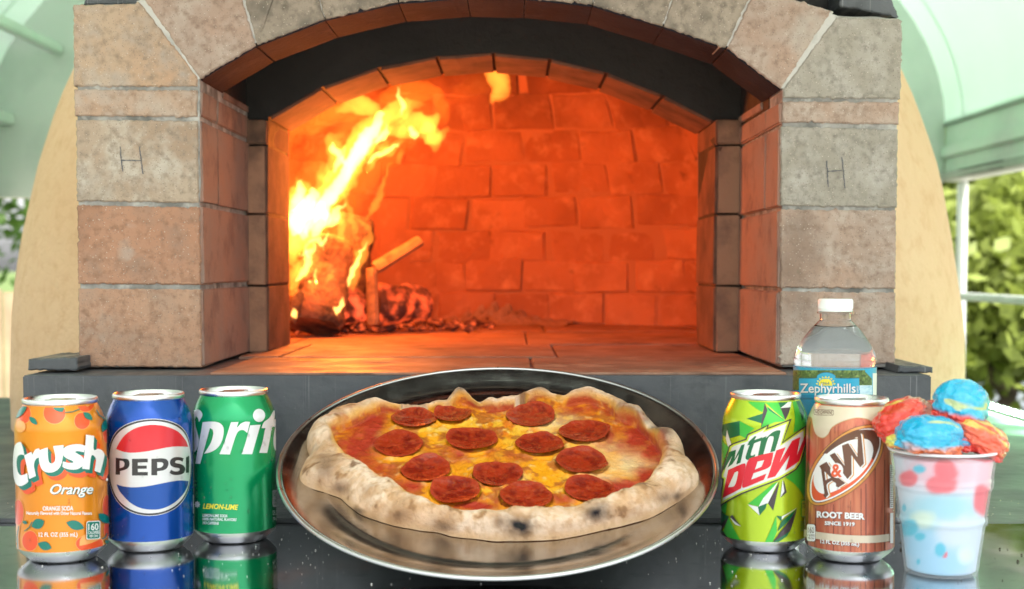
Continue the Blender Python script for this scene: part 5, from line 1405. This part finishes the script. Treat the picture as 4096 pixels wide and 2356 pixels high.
m_sc = M('label_trees', (.07, .14, .03), .35, var=[((.22, .32, .08), 260, .45, .65), ((.02, .05, .015), 420, .5, .68)])
m_lw = M('label_water', (.55, .74, .82), .35, stretch=(1, 1, 4), var=[((.3, .55, .7), 120, .45, .65)])
def lbd(n_, sh, m_): rb.decal(n_, sh, m_, lb)
lbd('label_picture', [RECT(100, 995, 1060, 1260)], m_sc); lbd('label_picture', [PTS('1040,1000c 1085,1040 1150,1110c 1150,1200c 985,1200c 985,1000c')], m_sc); lbd('label_picture', [RECT(985, 1195, 1150, 1320)], m_lw)
lbd('label_panel', [RECT(1160, 1035, 1215, 1330)], W_); lbd('label_panel', [RECT(100, 1260, 990, 1380)], i_bl2); lbd('label_panel', [RECT(100, 1360, 1000, 1400)], i_dk); lbd('label_panel', [RECT(100, 1385, 1200, 1700)], i_bl2)
BDG = '188,1105c 405,1105 430,1070 480,1040 545,1030 610,1040 665,1072 690,1105 980,1105c 985,1320c 188,1320c'
lbd('label_badge', [PTS(BDG) + np.array([0, -8])], i_dk); lbd('label_badge', [PTS(BDG)], i_cy)
i_sun = ink('label_yellow', (.82, .72, .05), .0, .35)
lbd('label_sun', [PTS('448,1200c 455,1150 490,1118 540,1108 590,1118 620,1150 630,1200c')], i_sun)
for k in range(9):
    a = R(180 + 180 * (k + .5) / 9); cx_, cy_ = 540 + 118 * math.cos(a), 1195 + 112 * math.sin(a); ca, sa = math.cos(a), math.sin(a)
    lbd('label_sun', [np.array([(cx_ - sa * 15 - ca * 12, cy_ + ca * 15 - sa * 12), (cx_ + sa * 15 - ca * 12, cy_ - ca * 15 - sa * 12), (cx_ + ca * 16, cy_ + sa * 16)])], i_sun)
lbd('lettering', TXT('1964', 480, 1150, 588, 1186, 0, 0, 0), i_dk)
for k, m_ in ((6, i_dk), (0, W_)): lbd('lettering', TXT('Zephyrhills', 206 + k, 1172 + k, 932 + k, 1334 + k, 0, 0, .015), m_)
lbd('lettering', TXT('BRAND', 945, 1200, 970, 1300, 0, 0, .01), W_)

# ------------------------------------------------------------------ cup of sherbet
def cc_(x, y, Y): return onY(3480 + x * .5876, 1500 + y * .5876, Y)
CY_ = .948
CXc = cc_(487, 1100, CY_)[0]
CHT = cc_(500, 512, CY_)[2]
rB, rT = 249 * .5876 * CY_ / F * .97, 366 * .5876 * CY_ / F * .965
m_cup, tt, b = newmat('frosted_plastic')
b.inputs['Base Color'].default_value = (.86, .88, .92, 1); b.inputs['Roughness'].default_value = .28
_tp = tt.nodes.new('ShaderNodeBsdfTransparent'); _tl = tt.nodes.new('ShaderNodeBsdfTranslucent'); _tl.inputs[0].default_value = (.9, .92, .95, 1)
_m1 = tt.nodes.new('ShaderNodeMixShader'); _m1.inputs[0].default_value = .5; _m2 = tt.nodes.new('ShaderNodeMixShader'); _m2.inputs[0].default_value = .76
tt.links.new(b.outputs[0], _m1.inputs[1]); tt.links.new(_tl.outputs[0], _m1.inputs[2]); tt.links.new(_m1.outputs[0], _m2.inputs[1]); tt.links.new(_tp.outputs[0], _m2.inputs[2])
tt.links.new(_m2.outputs[0], tt.nodes['Material Output'].inputs[0])
def cup_prof():
    o = []
    for i in range(241):
        f_ = i / 240; z = CHT * f_; r_ = rB + (rT - rB) * f_ ** 1.05
        for zc, w in ((.765, .004), (.745, .004), (.72, .004), (.70, .004), (.455, .004), (.432, .004), (.41, .004)):
            r_ += .0009 * math.exp(-((f_ - zc) / .006) ** 2)
        if .70 < f_ < .765 or .41 < f_ < .455: r_ += .0003
        o.append((r_, z))
    return o
op = [(.0003, .0008), (rB - .004, .0008), (rB - .002, 0), (rB - .0004, .0006)] + cup_prof()[1:] + [(rT + .0012, CHT - .0004), (rT + .0017, CHT + .0006), (rT + .0012, CHT + .0017), (rT + .0002, CHT + .0018)]
cu = thing('plastic_cup', 'frosted plastic cup heaped with red and blue sherbet at the right', 'cup', (CXc, CY_, 0))
v, f = lathe(op, (CXc, CY_, .0003), 96); mk('cup_wall', v, f, m_cup, cu, True, 50)
v, f = lathe([(rT - .0002, CHT - .0004), (rT + .0010, CHT - .0004), (rT + .0016, CHT + .0005), (rT + .0010, CHT + .0014), (rT - .0002, CHT + .0014), (rT - .0002, CHT - .0004)], (CXc, CY_, .0003), 96); mk('rim', v, f, M('cup_rim', (.86, .88, .92), .3), cu, True)
# filling seen through the wall
fp = [(.0003, .002), (rB - .003, .002)] + [(r_ - .0014 - .0004, z) for r_, z in cup_prof()[8:232:4]] + [(.0003, CHT * .95)]
v, f = lathe(fp, (CXc, CY_, .0003), 140)
v = np.array(v); u_, w_ = proj(v); x_, y_ = (u_ - 3480) / .5876, (w_ - 1500) / .5876
nn = fbm(v * 120, 7, 3); n2_ = fbm(v * 45, 17, 3)
Cc = np.tile(np.array([.60, .70, .82]), (len(v), 1))
front = v[:, 1] < CY_ + .005
def blob(lst, col, soft=1.0):
    global Cc
    m = np.zeros(len(v))
    for x, y, a, b_ in lst:
        d = (((x_ - x) / a) ** 2 + ((y_ - y) / b_) ** 2) * (1 - .9 * (nn - .5)); m = np.maximum(m, 1 - sstep(.75 - .5 * soft + .2, 1.1 + .35 * soft, d))
    m = np.where(front, m, m * .5); Cc = Cc + (np.array(col) - Cc) * np.clip(m, 0, 1)[:, None]
blob([(500, 640, 260, 160), (820, 700, 120, 200)], (.80, .50, .60), 1.5)
blob([(480, 900, 230, 90), (300, 1000, 160, 120)], (.36, .66, .80), 1.6)
blob([(470, 1280, 230, 130), (330, 1150, 140, 120)], (.32, .60, .82), 1.6)
blob([(360, 980, 90, 60), (650, 1230, 60, 60)], (.66, .80, .68), 2.0)
blob([(515, 650, 82, 86), (265, 705, 62, 58), (480, 745, 108, 66), (770, 850, 62, 108), (800, 560, 46, 38), (510, 1222, 22, 22)], (.80, .10, .14), .8)
blob([(262, 1040, 66, 58), (335, 640, 42, 30), (340, 1100, 36, 28), (232, 905, 14, 24), (330, 1270, 12, 18), (480, 1190, 40, 50)], (.04, .50, .70), .9)
mk('melted_sherbet', v, f, M('sherbet_melt', (1, 1, 1), .35, attr=True), cu, True, None, Cc)
# scoops
m_sher = M('sherbet', (1, 1, 1), .3, attr=True, bump=(160, .0005), rvar=(90, .18, .4), coat=.7, coatr=.06, Subsurface_Weight=.12, Subsurface_Scale=.002)
blue, dblue, red, yel, ora, grn = (.012, .42, .68), (.01, .25, .48), (.70, .035, .02), (.68, .64, .12), (.78, .20, .07), (.10, .48, .42)
def scoop(label, x, y, rx, rz, dy, rot, seed, cols, skirt=.1, stretch=1.0, rag=.05):
    c = cc_(x, y, CY_ + dy); k = .5876 * (CY_ + dy) / F
    bm = bmesh.new(); bmesh.ops.create_icosphere(bm, subdivisions=6, radius=1); P = np.array([q.co for q in bm.verts]); S = P.copy()
    d = fbm(P * 1.6 + seed, seed, 3) - .5; d2 = fbm(P * 5 + seed, seed + 9, 2) - .5; d3 = fbm(P * 15 + seed, seed + 5, 3) - .5
    ph = P[:, 0] * 2.0 + P[:, 2] * 2.6 + seed + 3.0 * d; fold = np.abs(np.sin(ph)) ** .3
    low = np.clip((-.15 - P[:, 2]) / .45, 0, 1)
    rr = 1 + .30 * d + 1.0 * rag * d2 + .012 * d3 - .05 * (1 - fold) + low * (.12 + skirt) * (fbm(P * 6 + seed, seed + 3, 2) * 2 - .4)
    P = P * rr[:, None] * np.array([rx * k, rx * k * .9 * stretch, rz * k])
    P[:, 2] = np.maximum(P[:, 2], -rz * k * .8 + .004 * d2)
    ca, sa = math.cos(R(rot)), math.sin(R(rot)); P = np.stack([P[:, 0] * ca + P[:, 2] * sa, P[:, 1], -P[:, 0] * sa + P[:, 2] * ca], 1) + np.array(c)
    base, second, low_c, side_c = cols
    e1 = fbm(S * np.array([1.0, 1.0, 2.6]) + seed * 2, seed + 21, 2); e2 = fbm(S * np.array([.8, 1.6, 3.0]) + seed, seed + 31, 2)
    Cs = np.tile(np.array(base), (len(P), 1)); Cs = lerp(Cs, second, sstep(.50, .64, e1)); Cs = lerp(Cs, side_c, sstep(.35, .75, S[:, 0] + 1.6 * (e2 - .5)) * .8)
    Cs = lerp(Cs, yel, sstep(.66, .74, e2) * .7); Cs = lerp(Cs, low_c, sstep(.25, .6, -S[:, 2] + 1.1 * (e1 - .5)))
    f = [[v.index for v in q.verts] for q in bm.faces]; bm.free()
    o = mk('sherbet_scoop', P, f, m_sher, None, True, None, Cs); return setp(o, label, 'sherbet', 'sherbet scoops heaped in the cup')
scoop('large bright blue sherbet scoop on top of the heap', 628, 180, 185, 158, .002, 8, 2, (blue, (.01, .36, .62), red, grn), .10)
scoop('red sherbet scoop leaning over the left rim of the cup', 225, 300, 215, 140, .008, -24, 5, (red, (.60, .07, .03), ora, (.35, .18, .12)), .05, 1, .16)
scoop('blue sherbet scoop with a pale yellow streak at the cup front', 400, 405, 240, 145, -.014, 6, 8, (blue, (.012, .38, .66), ora, blue), .10, 1, .06)
scoop('orange red and blue sherbet scoop hanging over the right rim', 735, 420, 215, 125, -.006, 26, 11, ((.74, .10, .04), dblue, red, (.70, .16, .06)), .14, 1, .10)
scoop('small red sherbet lump wedged in the middle of the heap', 500, 300, 190, 120, .012, 20, 14, (red, (.50, .015, .01), red, dblue), .05, 1, .12)
scoop('small yellow sherbet smear under the left scoops', 230, 450, 115, 55, -.010, 5, 17, (yel, (.50, .62, .30), ora, yel), .2, 1, .12)
scoop('small red and blue sherbet lump at the right front of the rim', 615, 455, 130, 75, -.010, 0, 20, (red, dblue, red, dblue), .1, 1, .14)

# ------------------------------------------------------------------ flour dust and crumbs
def specks(name, label, n, mat, gen, seed):
    g = np.random.default_rng(seed); vs, fs = [], []
    for i in range(n):
        x, y, z, s = gen(g); q = np.array([[1, 0, 0], [-.5, .87, 0], [-.5, -.87, 0], [0, 0, 1]]) * s * (.6 + .8 * g.random((4, 1))); a = g.uniform(0, 6.28)
        ro = np.array([[math.cos(a), -math.sin(a), 0], [math.sin(a), math.cos(a), 0], [0, 0, 1]]); q = q @ ro.T + np.array([x, y, z]); o_ = len(vs); vs += list(q)
        fs += [(o_, o_ + 1, o_ + 3), (o_ + 1, o_ + 2, o_ + 3), (o_ + 2, o_, o_ + 3), (o_, o_ + 2, o_ + 1)]
    return setp(mk(name, vs, fs, mat), label, 'flour', kind='stuff')
def g1(g):
    k = g.random()
    if k < .45: x, y = g.normal(.19, .05), g.normal(1.02, .07)
    elif k < .75: x, y = g.normal(-.2, .06), g.normal(1.0, .06)
    else: x, y = g.uniform(-.42, .45), g.uniform(.86, 1.12)
    return x, min(y, 1.125), .0003, abs(g.normal(.00025, .0002)) + .0001
specks('flour_dust', 'white flour dust sprinkled on the polished counter', 300, M('flour', (.80, .78, .74), .9), g1, 3)
def g2(g): return g.uniform(.30, .48), g.uniform(.86, 1.1), .0003, abs(g.normal(.0006, .0004)) + .0002
specks('burnt_crumbs', 'dark burnt crumbs on the counter beside the cup', 90, M('burnt_crumb', (.05, .035, .025), .9), g2, 4)
def g3(g): return g.uniform(-.47, .5), g.uniform(1.14, 1.22), .0042, abs(g.normal(.0005, .0003)) + .0002
specks('flour_dust', 'pale crumbs on the slate strip under the hearth face', 200, M('crumb_pale', (.6, .5, .38), .9), g3, 5)
